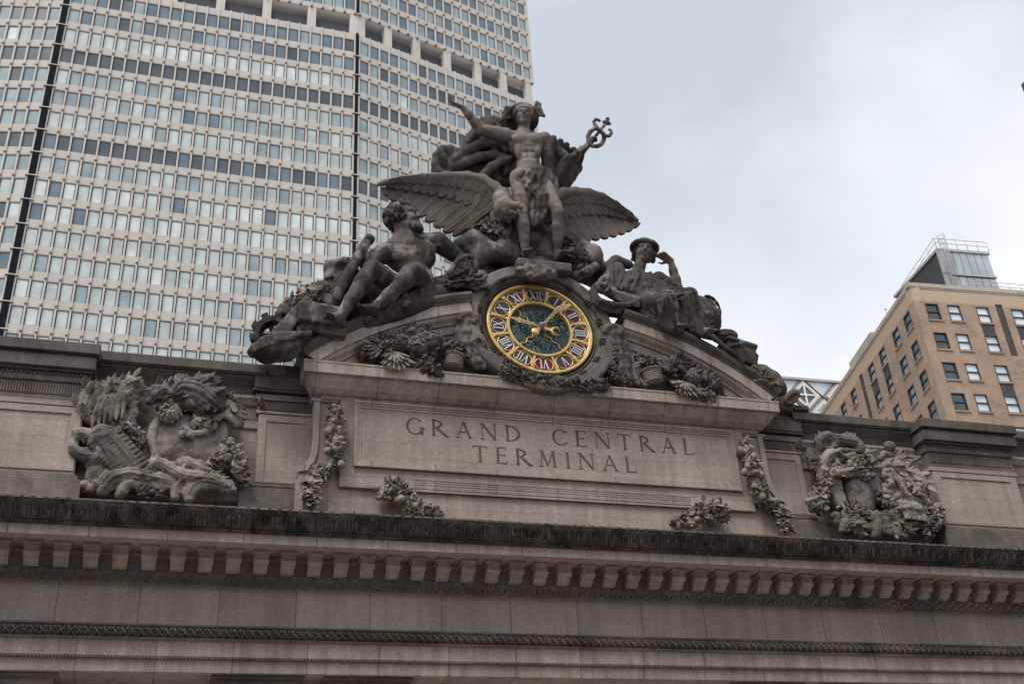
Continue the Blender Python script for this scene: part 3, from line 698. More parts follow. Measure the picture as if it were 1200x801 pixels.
for (P, d, n, cols, L_, side) in ((PB, dR, nR, colsR, 26., 'R'), (PB, dLb, nLb, colsL, 34., 'L')):
    ops = []
    for ci, (a, c) in enumerate(cols):
        a *= KB; c *= KB
        for i, zt in enumerate(rowz): ops.append((a, c, zt - WH, zt))
    strips_ = [(6.6 * KB, 7.2 * KB, zb_(39.32), zb_(43.68))] if side == 'R' else [(10.85 * KB, 11.6 * KB, zb_(38.6), zb_(43.66))]
    facade(P, d, n, L_, ops + strips_, side)
    for (a, c, z0, z1) in strips_:
        b = MB(); fbox(b, P, d, n, a, c, -.3, -.1, z0, z1); b.build('dark_panel', M['spandrel'], BB)
    for ci, (a, c) in enumerate(cols):
        for i, zt in enumerate(rowz[:9]):
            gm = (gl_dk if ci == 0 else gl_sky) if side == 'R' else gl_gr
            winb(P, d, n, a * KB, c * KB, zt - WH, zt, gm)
        for i, zt in enumerate(rowz[9:]):
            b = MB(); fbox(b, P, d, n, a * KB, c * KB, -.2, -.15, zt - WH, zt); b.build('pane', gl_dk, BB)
        if ci in (2, 3):
            for k0 in (0, 2, 4):
                b = MB(); fbox(b, P, d, n, a * KB + .002, c * KB - .002, -.2, .004, rowz[k0 + 1] + .002, rowz[k0] - WH - .17); b.build('spandrel_panel', M['spandrel'], BB)
b = MB()
far = np.array(PB) + dR * 26; farL = np.array(PB) + dLb * 34
b.prism([(PB[0] + .8, PB[1] + 1), tuple(far + [0, 1]), tuple(far + dLb * 34), tuple(farL + [1, 0])], EX, EY, (0, 0, 0), (0, 0, ZT - .5)); b.build('roof', M['coping'], BB)
b = MB()
for (d, n, L_) in ((dR, nR, 26), (dLb, nLb, 34)): fbox(b, PB, d, n, -.12 if n is nR else 0, L_, -.6, .12, ZT - .45, ZT); fbox(b, PB, d, n, 0, L_, -.5, .06, ZT - .62, ZT - .451)
b.build('parapet', M['stonecap'], BB)
# roof room
M['glaz'] = glass('ribbed_grey_glazing', (.36, .42, .45), .25, .7); M['steel'] = plain('galvanised_steel', (.40, .40, .41), .45, .3)
def on(d_, s_, o, n_): q = np.array(PB) + d_ * s_ + n_ * o; return q
def rr(u, v, back):
    """point on the vertical plane parallel to the right face set back by `back`"""
    w = DV * FPX + RV * (u - 600) - UV * (v - 400.5); P3 = np.array([PB[0], PB[1], 0]) - np.array([nR[0], nR[1], 0]) * back; n3 = np.array([nR[0], nR[1], 0])
    t = ((P3 - CAM) @ n3) / (w @ n3); return CAM + w * t
A_ = rr(1098, 292, 2.2); B_ = rr(1160, 298, 2.2); zr = A_[2]
sA = (A_[:2] - np.array(PB)) @ dR; sB = (B_[:2] - np.array(PB)) @ dR
P2 = (PB[0] - nR[0] * 2.2, PB[1] - nR[1] * 2.2)
b = MB(); fbox(b, P2, dR, nR, sA + .15, sB - .1, -9, -.25, ZT - .5, zr - .1); b.build('roof_room', M['sash'], BB)
for i in range(6):
    a = sA + .9 + (sB - sA - 1.0) * i / 6; c = a + (sB - sA - 1.0) / 6 - .08
    for (z0, z1) in ((ZT - .4, ZT + (zr - ZT) * .47), (ZT + (zr - ZT) * .54, zr - .15)):
        g = MB(); fbox(g, P2, dR, nR, a, c, -.2, -.12, z0, z1); g.build('glazing', M['glaz'], BB)
b = MB(); fbox(b, P2, dR, nR, sA, sB, -.25, .02, zr - .12, zr + .18); fbox(b, P2, dR, nR, sA, sB, -.15, .0, ZT + (zr - ZT) * .49, ZT + (zr - ZT) * .53)
fbox(b, P2, dR, nR, sA, sA + .9, -.3, 0, ZT - .4, zr - .13)
fbox(b, P2, dR, nR, sA, sB, -9.5, -.26, zr - .12, zr + .2); b.build('roof_room_frame', M['steel'], BB)
b = MB()
def rail(mb, P_, d_, n_, s0, s1, o, z, h=1.1, m=5, r=.035):
    for hh in (h, h * .55): p0 = fpt(P_, d_, n_, s0, o, z + hh); p1 = fpt(P_, d_, n_, s1, o, z + hh); mb.tube([p0, p1], r, 5)
    for i in range(m + 1): s_ = s0 + (s1 - s0) * i / m; mb.tube([fpt(P_, d_, n_, s_, o, z), fpt(P_, d_, n_, s_, o, z + h)], r, 5)
rail(b, P2, dR, nR, sA, sB, 0, zr + .15, 1.3, 5)
P2c = fpt(P2, dR, nR, sA, 0, 0)[:2]; rail(b, P2c, dLb, nLb, 0, 9.3, 0, zr + .15, 1.3, 5)
b.build('railing', M['steel'], BB); b = MB(); rail(b, PB, dR, nR, sA + .5, sB + 2.2, -.4, ZT, 1.1, 6); b.build('railing', M['steel'], BB)
b = MB(); lx = sA + .5                        # caged ladder up the corner of the roof room
for s_ in (-.25, .25): b.tube([fpt(P2, dR, nR, lx + s_, .35, ZT), fpt(P2, dR, nR, lx + s_, .35, zr + 1.4)], .035, 5)
z = ZT
while z < zr + 1.4: b.tube([fpt(P2, dR, nR, lx - .25, .35, z), fpt(P2, dR, nR, lx + .25, .35, z)], .025, 5); z += .35
z = ZT + 1.5
while z < zr + 1.7: b.tube([fpt(P2, dR, nR, lx + .42 * cos(a), .35 + .6 * sin(a), z) for a in np.linspace(0, pi, 8)], .028, 5); z += .55
for a in np.linspace(.2, pi - .2, 5): b.tube([fpt(P2, dR, nR, lx + .42 * cos(a), .35 + .6 * sin(a), ZT + 1.5), fpt(P2, dR, nR, lx + .42 * cos(a), .35 + .6 * sin(a), zr + 1.7)], .02, 5)
b.build('caged_ladder', M['steel'], BB)
for (s_, P_) in ((14.2, PB),):               # small lamp on the long parapet
    q = fpt(P_, dLb, nLb, 6.0, .05, ZT); b = MB(); b.tube([q, (q[0], q[1], q[2] + .5)], .03, 6); b.inst(ICO1, [rotm(EX, EY, EZ, (.13, .13, .13), (q[0], q[1], q[2] + .6))]); b.build('roof_lamp', M['steel'], BB)
b = MB(); fbox(b, PB, dLb, nLb, 11.5, 18.5, -2.2, -.3, ZT, ZT + 1.1); b.build('roof_box', M['stonecap'], BB)

# ------------------------------------------------------------------ pale lattice building far right
M['lat'] = plain('pale_lattice_frame', (.62, .53, .47), .7, var=.05); M['latw'] = plain('white_lattice_rib', (.75, .73, .70), .6, var=.05)
M['latg'] = glass('aqua_glass', (.30, .62, .62), .1, .8); M['latm'] = glass('pale_metal_panel', (.62, .66, .70), .25, .7); M['latd'] = glass('dark_diamond_glass', (.05, .07, .09), .08, .9)
def aty_(u, v, dist):
    w = DV * FPX + RV * (u - 600) - UV * (v - 400.5); w = w / np.hypot(w[0], w[1]); return CAM + w * dist
La = aty_(860, 437.5, 150); Lb_ = aty_(985, 447.5, 150)
# horizontal roof edge: bring both to the same height
ztop = (La[2])
wb = DV * FPX + RV * (985 - 600) - UV * (447.5 - 400.5); Lb_ = CAM + wb * ((ztop - CAM[2]) / wb[2])
P_, Q_ = (La[0], La[1]), (Lb_[0], Lb_[1]); d, n, L_ = vdir(P_, Q_)
LT = empty('lattice_tower', (P_[0] + d[0] * L_ / 2, P_[1] + d[1] * L_ / 2, 0), 'pale tower with crossing diagonal ribs and dark diamond window, low beyond the parapet', 'building')
def lp(u, v):
    w = DV * FPX + RV * (u - 600) - UV * (v - 400.5); n3 = np.array([n[0], n[1], 0]); t = ((np.array([P_[0], P_[1], 0]) - CAM) @ n3) / (w @ n3); q = CAM + w * t
    return ((q[:2] - np.array(P_)) @ d, q[2])
wc = lp(944, 462.5); hw = (lp(957, 464)[0] - lp(933, 461)[0]) / 2; hh = (lp(942, 451)[1] - lp(947, 474)[1]) / 2
b = MB(); fbox(b, P_, d, n, -6, L_ + 12, -14, -.3, 0, ztop - .1); b.build('wall', M['latm'], LT)
def fpoly(mb, pts, o0, o1, mat=0):
    D3 = np.array([d[0], d[1], 0]); N3 = np.array([n[0], n[1], 0]); mb.prism(pts, D3, EZ, np.array([P_[0], P_[1], 0]) + N3 * o0, N3 * (o1 - o0), mat)
rat = hh / hw; pw, ph = hw * 2.35, hh * 2.35
for row in range(0, 8):
    for k in range(-3, 7):
        cx = wc[0] + (k - 0 + (row % 2) * .5) * 2 * pw * .74; cz = wc[1] - row * ph * .74
        if cz + hh > ztop or abs(cx - wc[0]) > 22: continue
        b = MB(); fpoly(b, [(cx - hw, cz), (cx, cz - hh), (cx + hw, cz), (cx, cz + hh)], -.29, -.1)
        wo = b.build('window', M['latd'] if row % 2 == 0 else M['latg'], LT)
        b = MB(); t = .06 * hw
        fpoly(b, [(cx - t, cz - hh), (cx + t, cz - hh), (cx + t, cz + hh), (cx - t, cz + hh)], -.1, .12); fpoly(b, [(cx - hw, cz - t), (cx + hw, cz - t), (cx + hw, cz + t), (cx - hw, cz + t)], -.1, .13)
        b.build('glazing_bar', M['latw'], wo)
        b = MB()
        for (ax, az, bx_, bz) in ((-1, 0, 0, 1), (0, 1, 1, 0), (1, 0, 0, -1), (0, -1, -1, 0)):
            i1, i2 = 1.04, 1.42
            fpoly(b, [(cx + ax * hw * i1, cz + az * hh * i1), (cx + bx_ * hw * i1, cz + bz * hh * i1), (cx + bx_ * hw * i2, cz + bz * hh * i2), (cx + ax * hw * i2, cz + az * hh * i2)], -.3, .1)
        b.build('frame', M['lat'], wo)
b = MB()
for k in range(-40, 40):
    for sg in (-1, 1):
        if k % 2: continue
        x0 = wc[0] + k * pw * .74 / 1.0; z0 = wc[1]
        # diagonal ribs through the gaps
        x1 = x0 + sg * (ztop - 60) / rat
        if True:
            zA, zB = 60, ztop - .3; xA = x0 + pw * .74 / 1 * 1.0 + sg * (zA - z0) / rat; xB = x0 + pw * .74 + sg * (zB - z0) / rat
            # clip to the facade
            pts = [(xA, zA), (xB, zB)]
            def clip(p, q):
                (x0_, z0_), (x1_, z1_) = p, q; lo, hi = -6, L_ + 12
                ts = [0, 1]
                if x1_ != x0_:
                    t0_ = sorted(((lo - x0_) / (x1_ - x0_), (hi - x0_) / (x1_ - x0_))); ts = [max(0, t0_[0]), min(1, t0_[1])]
                return ts
            ts = clip(*pts)
            if ts[1] <= ts[0]: continue
            pa = [pts[0][i] + (pts[1][i] - pts[0][i]) * ts[0] for i in (0, 1)]; pb = [pts[0][i] + (pts[1][i] - pts[0][i]) * ts[1] for i in (0, 1)]
            w_r = .05 * hw; fpoly(b, [(pa[0] - w_r, pa[1]), (pa[0] + w_r, pa[1]), (pb[0] + w_r, pb[1]), (pb[0] - w_r, pb[1])], -.3, -.04 + sg * .01)
b.build('diagonal_rib', M['wframe'], LT)
b = MB(); fbox(b, P_, d, n, -6, L_ + 12, -14, .25, ztop - .25, ztop + .1); b.build('parapet', M['steel'], LT)

# ------------------------------------------------------------------ far dark corner at the right edge of the frame
q = aty_(1196.4, 99.5, 62); X_, Y_, Z_ = q
DC = empty('dark_building', (X_ + 8, Y_ - 10, 0), 'dark building whose roof corner just pokes in at the far right edge', 'building')
b = MB(); b.box(X_, X_ + 16, Y_ - 22, Y_, 0, Z_); b.build('wall', M['sash'], DC)
for k in range(10):
    b = MB(); b.box(X_ - .04, X_ - .01, Y_ - 21 + 2 * k, Y_ - 19.9 + 2 * k, Z_ - 4, Z_ - 2); b.build('window', gl_dk, DC)
# unseen block added across the street, behind the camera, to dim the facade
OB = empty('added_opposite_block', (0, -60, 0), 'unseen stone block added across the street to dim the light on the station front', 'building')
b = MB(); b.box(-75, 75, -80, -47.5, 0, 27); b.build('wall', M['stonecap'], OB)
b = MB()
for i in range(6):
    for k in range(48): b.box(-72 + 3 * k, -70.4 + 3 * k, -47.49, -47.4, 3 + 3.8 * i, 5.2 + 3.8 * i)
o = b.build('windows', gl_dk, OB); o['kind'] = 'stuff'
# ------------------------------------------------------------------ the clock
def gold_mat():
    m, t, p, l = new_mat('gilding'); g = N(t, 'ShaderNodeNewGeometry'); f = noise(t, l, g.outputs['Position'], 6, 4, .6)
    l(mixc(t, l, ramp(t, l, f, .3, .7), (.52, .33, .11), (.80, .56, .24)), p.inputs['Base Color']); p.inputs['Metallic'].default_value = .55; p.inputs['Roughness'].default_value = .38; return m
M['gold'] = gold_mat()
M['teal'] = plain('turquoise_glass', (.34, .46, .48), .6, spec=.08, var=.25, scale=5)
def mosaic():
    m, t, p, l = new_mat('blue_green_mosaic'); g = N(t, 'ShaderNodeNewGeometry'); v = N(t, 'ShaderNodeTexVoronoi'); v.inputs['Scale'].default_value = 16; l(g.outputs['Position'], v.inputs['Vector'])
    sp = N(t, 'ShaderNodeSeparateColor'); l(v.outputs['Color'], sp.inputs[0])
    c = mixc(t, l, ramp(t, l, sp.outputs[0], .3, .9), (.012, .022, .03), (.03, .12, .17)); c = mixc(t, l, ramp(t, l, sp.outputs[1], .74, .86), c, (.24, .18, .07))
    c = mixc(t, l, ramp(t, l, noise(t, l, g.outputs['Position'], 1.1, 3, .5), .52, .68), c, (.06, .06, .055)); l(c, p.inputs['Base Color']); p.inputs['Roughness'].default_value = .6; p.inputs['Specular IOR Level'].default_value = .1; return m
M['mosaic'] = mosaic()
M['medal'] = plain('dark_brown_enamel', (.065, .045, .055), .6, spec=.08, var=.25, scale=4); M['medal_red'] = plain('red_glass', (.12, .022, .03), .6, spec=.08, var=.3, scale=4)
M['numeral'] = plain('pale_grey_numeral', (.52, .52, .55), .5, var=.06); M['handgrey'] = plain('grey_hand_inlay', (.22, .21, .23), .4)
M['bronze'] = plain('dark_bronze', (.05, .04, .035), .6, var=.3)
CKc = at(633.6, 383.5, -.62); TILT = R(6)
CX = np.array([1., 0, 0]); CZ = np.array([0, sin(TILT), cos(TILT)]); CN = np.array([0, -cos(TILT), sin(TILT)])
def ck(x, z, o=0): return CKc + CX * x + CZ * z + CN * o
def ck_un(u, v):
    w = DV * FPX + RV * (u - 600) - UV * (v - 400.5); t = ((CKc - CAM) @ CN) / (w @ CN); q = CAM + w * t - CKc; return q @ CX, q @ CZ
clock = empty('tower_clock', tuple(CKc + np.array([0, .2, -2.9])), 'large gilded clock with roman numerals in a round stone surround between the pediment halves', 'clock')
def ckring(mb, prof, n=96, mat=0, smooth=True, closed=False):
    m_ = len(prof); V = [ck(r * sin(2 * pi * i / n), r * cos(2 * pi * i / n), o) for i in range(n) for (r, o) in prof]
    F = [(i * m_ + j, i * m_ + (j + 1) % m_, ((i + 1) % n) * m_ + (j + 1) % m_, ((i + 1) % n) * m_ + j) for i in range(n) for j in range(m_ if closed else m_ - 1)]
    mb.add(V, F, mat, smooth)
def ckp(mb, poly, o0, o1, mat=0): mb.prism(poly, CX, CZ, CKc + CN * o0, CN * (o1 - o0), mat)
RG = 2.06
b = MB(); ckring(b, [(2.95, -1.6), (2.95, .05), (2.91, .12), (2.84, .15), (2.50, .17), (2.46, .14), (2.45, .09), (2.40, .07), (2.38, .02), (2.32, -.02), (2.30, -.1), (2.24, -.12), (2.22, -.2), (2.12, -.22), (2.12, -.3), (0.01, -.3)], smooth=False)
b.add([ck(2.95 * sin(2 * pi * i / 48), 2.95 * cos(2 * pi * i / 48), -1.6) for i in range(48)], [tuple(range(48))])
b.build('stone_surround', M['ringstone'], clock, .01)
b = MB(); ckring(b, [(2.44 + .05 * cos(a), .10 + .05 * sin(a)) for a in np.linspace(0, 2 * pi, 9)[:-1]], closed=True); ckring(b, [(2.20 + .045 * cos(a), -.12 + .045 * sin(a)) for a in np.linspace(0, 2 * pi, 9)[:-1]], closed=True)
b.build('bundle_moulding', M['bronze'], clock)
for k in range(16):
    a = 2 * pi * (k + .5) / 16; b = MB()
    for da in (-.045, 0, .045):
        c_ = [ck(r * sin(a + da), r * cos(a + da), o) for r, o in ((2.52, .10), (2.49, .18), (2.43, .19), (2.36, .12), (2.32, .04))]; b.tube(c_, .03, 6)
    b.build('ribbon_clasp', M['bronze'], clock)
b = MB(); ckring(b, [(RG + .02, -.2), (RG + .02, -.04), (RG - .02, -.01), (RG - .085, -.02), (RG - .095, -.08), (RG - .12, -.10), (RG - .12, -.2)], smooth=False); b.build('gilded_rim', M['gold'], clock)
b = MB(); ckring(b, [(1.30, -.2), (1.30, -.07), (1.27, -.04), (1.20, -.04), (1.18, -.07), (1.18, -.2)], smooth=False); b.build('gilded_inner_rim', M['gold'], clock)
b = MB(); ckring(b, [(1.95, -.19), (1.25, -.185)]); b.build('numeral_band', M['teal'], clock)
b = MB(); ckring(b, [(1.20, -.19), (.6, -.16), (.02, -.15)]); b.build('mosaic_centre', M['mosaic'], clock)
for k in range(12):
    a = 2 * pi * (k + .5) / 12; b = MB(); w0, w1 = .035, .075
    ca, sa = cos(a), sin(a); P4 = [(1.28, -w0), (1.93, -w1), (1.93, w1), (1.28, w0)]
    ckp(b, [(r * sa + t * ca, r * ca - t * sa) for r, t in P4], -.18, -.08)
    ckp(b, [(r * sa + t * ca, r * ca - t * sa) for r, t in [(1.40, -w0 * .5), (1.85, -w1 * .5), (1.85, w1 * .5), (1.40, w0 * .5)]], -.08, -.055)
    b.build('gilded_spoke', M['gold'], clock)
def nglyph(txt):
    g = []; x = 0; ws = {'I': .24, 'V': .58, 'X': .60}
    for ch in txt:
        if ch == 'I': g += [('l', x + .12, 0, x + .12, 1, .12), ('l', x, .03, x + .24, .03, .06), ('l', x, .97, x + .24, .97, .06)]
        if ch == 'V': g += [('l', x + .08, 1, x + .29, 0, .14), ('l', x + .29, 0, x + .50, 1, .07), ('l', x, .97, x + .2, .97, .06), ('l', x + .40, .97, x + .58, .97, .06)]
        if ch == 'X': g += [('l', x + .08, 1, x + .52, 0, .14), ('l', x + .08, 0, x + .52, 1, .07), ('l', x, .97, x + .2, .97, .06), ('l', x + .4, .97, x + .6, .97, .06), ('l', x, .03, x + .2, .03, .06), ('l', x + .4, .03, x + .6, .03, .06)]
        x += ws[ch] + .04
    return g, x - .04
for k, txt in enumerate(['XII', 'I', 'II', 'III', 'IIII', 'V', 'VI', 'VII', 'VIII', 'IX', 'X', 'XI']):
    a = 2 * pi * k / 12; cx, cz = 1.615 * sin(a), 1.615 * cos(a); ur = np.array([sin(a), cos(a)]); ut = np.array([cos(a), -sin(a)]); rx, rz = .345, .285
    el = lambda f: [tuple(np.array([cx, cz]) + ut * rx * f * cos(q) + ur * rz * f * sin(q)) for q in np.linspace(0, 2 * pi, 28, endpoint=False)]
    b = MB(); ckp(b, el(1.0), -.18, -.125); med = b.build('numeral_medallion', M['medal_red'] if txt == 'VI' else M['medal'], clock)
    if txt == 'VI': med['label'] = 'red glass medallion'
    b = MB(); b.tube([ck(*p, -.12) for p in el(1.02)] + [ck(*el(1.02)[0], -.12)], .022, 6); b.build('medallion_rim', M['gold'], med)
    g, wd = nglyph(txt); sc_z = .40; sc_x = min(.40, .46 / wd); b = MB(); kk = 0
    for p in g:
        _, xa, za, xb, zb2, w = p; A = np.array([(xa - wd / 2) * sc_x, (za - .5) * sc_z]); B = np.array([(xb - wd / 2) * sc_x, (zb2 - .5) * sc_z]); dd = (B - A) / np.linalg.norm(B - A); nn = np.array([-dd[1], dd[0]]) * w / 2 * sc_z * .95
        kk += 1; ckp(b, [tuple(np.array([cx, cz]) + ut * q[0] + ur * q[1]) for q in (A - nn, B - nn, B + nn, A + nn)], -.125, -.10 + .0006 * kk)
    b.build('numeral', M['numeral'], med)
for a0 in (45, 135, 225, 315):                      # wavy gilt rays in the centre
    a = R(a0); b = MB(); pts = []
    for i in range(26):
        t = i / 25; r = .25 + .92 * t; off = .045 * sin(t * 16); pts.append(ck(r * sin(a) + off * cos(a), r * cos(a) - off * sin(a), -.135))
    b.tube(pts, [.026 * (1 - .5 * i / 25) for i in range(26)], 6); b.build('wavy_ray', M['gold'], clock)
def hand(name, tipuv, length, wid, off, kind, pars):
    tx, tz = ck_un(*tipuv); a = math.atan2(tx, tz); ca, sa = cos(a), sin(a)
    T = lambda pts: [(r * sa + t * ca, r * ca - t * sa) for r, t in pts]
    b = MB(); L_ = length
    body = [(.0, -wid * .5), (L_ * .62, -wid), (L_ * .66, -wid * 1.7), (L_ * .70, -wid), (L_, 0), (L_ * .70, wid), (L_ * .66, wid * 1.7), (L_ * .62, wid), (0, wid * .5)]
    ckp(b, T(body), off, off + .04)
    h = b.build(name, M['gold'], clock)
    g = MB(); ckp(g, T([(.12, -wid * .18), (L_ * .6, -wid * .42), (L_ * .84, 0), (L_ * .6, wid * .42), (.12, wid * .18)]), off + .04, off + .05); g.build('inlay', M['handgrey'], h)
    g = MB()
    if kind == 'disc':
        ckp(g, T([(0, -.05), (-.35, -.06), (-.35, .06), (0, .05)]), off, off + .035); cc = T([(-.42, 0)])[0]
        g.lathe([(.14, -.03), (.17, 0), (.16, .05), (.08, .08), (.01, .085)], ck(cc[0], cc[1], off + .02), CN, 20)
    else:
        ckp(g, T([(0, -.05), (-.42, -.07), (-.42, .07), (0, .05)]), off, off + .035)
        arc = [(-.62 - .17 * cos(q), .17 * sin(q)) for q in np.linspace(2.6 + .5, -2.6 + 6.283 - .5 - 6.283 + 0, 14)]
        arc = [(-.60 + .17 * cos(q), .17 * sin(q)) for q in np.linspace(-2.3, 2.3, 16)]
        P3 = [ck(*T([p])[0], off + .02) for p in arc]; g.tube(P3, [.02 + .045 * sin(pi * i / 15) for i in range(16)], 6)
    g.build('counterweight', M['gold'], h)
    return h
hand('hour_hand', (530 + 325 / 5.005, 300 + 358 / 5.005), 1.28, .075, .02, 'crescent', 0)
hand('minute_hand', (530 + 708 / 5.005, 300 + 230 / 5.005), 1.86, .07, .09, 'disc', 0)
b = MB(); b.lathe([(.12, -.3), (.12, .1), (.13, .16), (.11, .22), (.06, .27), (.01, .28)], ck(0, 0, 0), CN, 24); b.build('hub', M['handgrey'], clock)
# ------------------------------------------------------------------ sculpting: blended solids turned into one skin
class Sculpt:
    def __init__(s, vox=.05, name=''): s.vox = vox; s.p = []
    def raw(s, lo, hi, fn, k=.05, op='u'): s.p.append((np.array(lo, float), np.array(hi, float), fn, k, op)); return s
    def cone(s, a, b, r1, r2, k=.05, op='u'):
        a = np.array(a, float); b = np.array(b, float); R_ = max(r1, r2); ab = b - a; L2 = max(ab @ ab, 1e-9)
        def fn(X, Y, Z):
            t = np.clip(((X - a[0]) * ab[0] + (Y - a[1]) * ab[1] + (Z - a[2]) * ab[2]) / L2, 0, 1)
            return np.sqrt((X - a[0] - t * ab[0]) ** 2 + (Y - a[1] - t * ab[1]) ** 2 + (Z - a[2] - t * ab[2]) ** 2) - (r1 + (r2 - r1) * t)
        return s.raw(np.minimum(a, b) - R_, np.maximum(a, b) + R_, fn, k, op)
    def chain(s, pts, rad, k=.05, op='u'):
        rad = [rad] * len(pts) if np.isscalar(rad) else rad
        for i in range(len(pts) - 1): s.cone(pts[i], pts[i + 1], rad[i], rad[i + 1], k, op)
        return s
    def ell(s, c, r, basis=None, k=.05, op='u'):
        c = np.array(c, float); r = np.array(r, float); B = np.eye(3) if basis is None else np.array(basis, float)   # rows = axes
        ext = np.sqrt(((B * r[:, None]) ** 2).sum(0)); rm = r.min()
        def fn(X, Y, Z):
            dx, dy, dz = X - c[0], Y - c[1], Z - c[2]
            q = [(dx * B[i, 0] + dy * B[i, 1] + dz * B[i, 2]) for i in range(3)]
            k0 = np.sqrt(sum((q[i] / r[i]) ** 2 for i in range(3))); k1 = np.sqrt(sum((q[i] / r[i] ** 2) ** 2 for i in range(3))) + 1e-6
            return k0 * (k0 - 1) / k1
        return s.raw(c - ext, c + ext, fn, k, op)
    def box(s, c, h, basis=None, rnd=.03, k=.03, op='u'):
        c = np.array(c, float); h = np.array(h, float); B = np.eye(3) if basis is None else np.array(basis, float)
        ext = (np.abs(B) * h[:, None]).sum(0)
        def fn(X, Y, Z):
            dx, dy, dz = X - c[0], Y - c[1], Z - c[2]
            q = [np.abs(dx * B[i, 0] + dy * B[i, 1] + dz * B[i, 2]) - h[i] + rnd for i in range(3)]
            return np.sqrt(sum(np.maximum(v, 0) ** 2 for v in q)) + np.minimum(np.maximum(q[0], np.maximum(q[1], q[2])), 0) - rnd
        return s.raw(c - ext, c + ext, fn, k, op)
    def curtain(s, A, B, n, r, k=.04, steps=10, wob=.25, base=None, sag=0, ydir=(0, -1, 0)):
        """cloth between two curves: a sheet with n raised folds running from A to B"""
        A = [np.array(p, float) for p in A]; B = [np.array(p, float) for p in B]
        def along(C, t):
            x = t * (len(C) - 1); i = min(int(x), len(C) - 2); return C[i] + (C[i + 1] - C[i]) * (x - i)
        yd = np.array(ydir, float)
        for i in range(n):
            t = i / max(n - 1, 1); a = along(A, t); b_ = along(B, min(1, max(0, t + rng.normal() * .02))); ph = rng.random() * 6
            up = .4 + .6 * (i % 2); P = []
            for j in range(steps + 1):
                q = j / steps; p = a + (b_ - a) * q + yd * (r * 1.2 * up * (1 if i % 2 else -.1) + r * wob * sin(ph + q * 5)) + np.array([0, 0, -sag * sin(pi * q)]); P.append(p + np.array([r * wob * sin(ph * 2 + q * 4), 0, 0]))
            s.chain(P, [r * (.85 + .35 * rng.random())] * (steps + 1), k)
        if base:
            m_ = n * 2
            for i in range(m_):
                a, b_ = along(A, i / (m_ - 1)), along(B, i / (m_ - 1)); P = [a + (b_ - a) * j / 6 - yd * base * .6 + np.array([0, 0, -sag * sin(pi * j / 6)]) for j in range(7)]; s.chain(P, base, k)
        return s
    def mesh(s, rough=.012):
        vx = s.vox
        lo = np.min([p[0] for p in s.p if p[4] == 'u'], 0) - 4 * vx; hi = np.max([p[1] for p in s.p if p[4] == 'u'], 0) + 4 * vx
        n = np.ceil((hi - lo) / vx).astype(int) + 1
        D = np.full(n, 1.0, np.float32); ax = [(lo[i] + vx * np.arange(n[i])).astype(np.float32) for i in range(3)]
        for (a, b, fn, k, op) in s.p:
            m = k + 2.5 * vx
            i0 = np.maximum(np.floor((a - m - lo) / vx).astype(int), 0); i1 = np.minimum(np.ceil((b + m - lo) / vx).astype(int) + 1, n)
            if (i1 <= i0).any(): continue
            sl_ = tuple(slice(i0[i], i1[i]) for i in range(3))
            X = ax[0][sl_[0]][:, None, None]; Y = ax[1][sl_[1]][None, :, None]; Z = ax[2][sl_[2]][None, None, :]
            d = fn(X, Y, Z); d = np.broadcast_to(d, tuple(i1 - i0)); o = D[sl_]
            if op == 'u':
                h = np.maximum(k - np.abs(o - d), 0) / k; D[sl_] = np.minimum(o, d) - h * h * k * .25
            else:
                h = np.maximum(k - np.abs(o + d), 0) / k; D[sl_] = np.maximum(o, -d) + h * h * k * .25
        if rough:
            X, Y, Z = ax[0][:, None, None], ax[1][None, :, None], ax[2][None, None, :]
            D += rough * (np.sin(X * 9.3 + 2 * np.sin(Z * 5.1)) * np.sin(Y * 8.1 + 1.3) * np.sin(Z * 10.7 + 2 * np.sin(X * 4.3))).astype(np.float32)
        return surface_nets(D, lo, vx)
    def build(s, name, mat, parent=None, rough=.012):
        V, F = s.mesh(rough); b = MB(); b.v = [V]; b.f = F.tolist(); b.m = [0] * len(F); b.sm = [True] * len(F); b.n = len(V)
        return b.build(name, mat, parent)
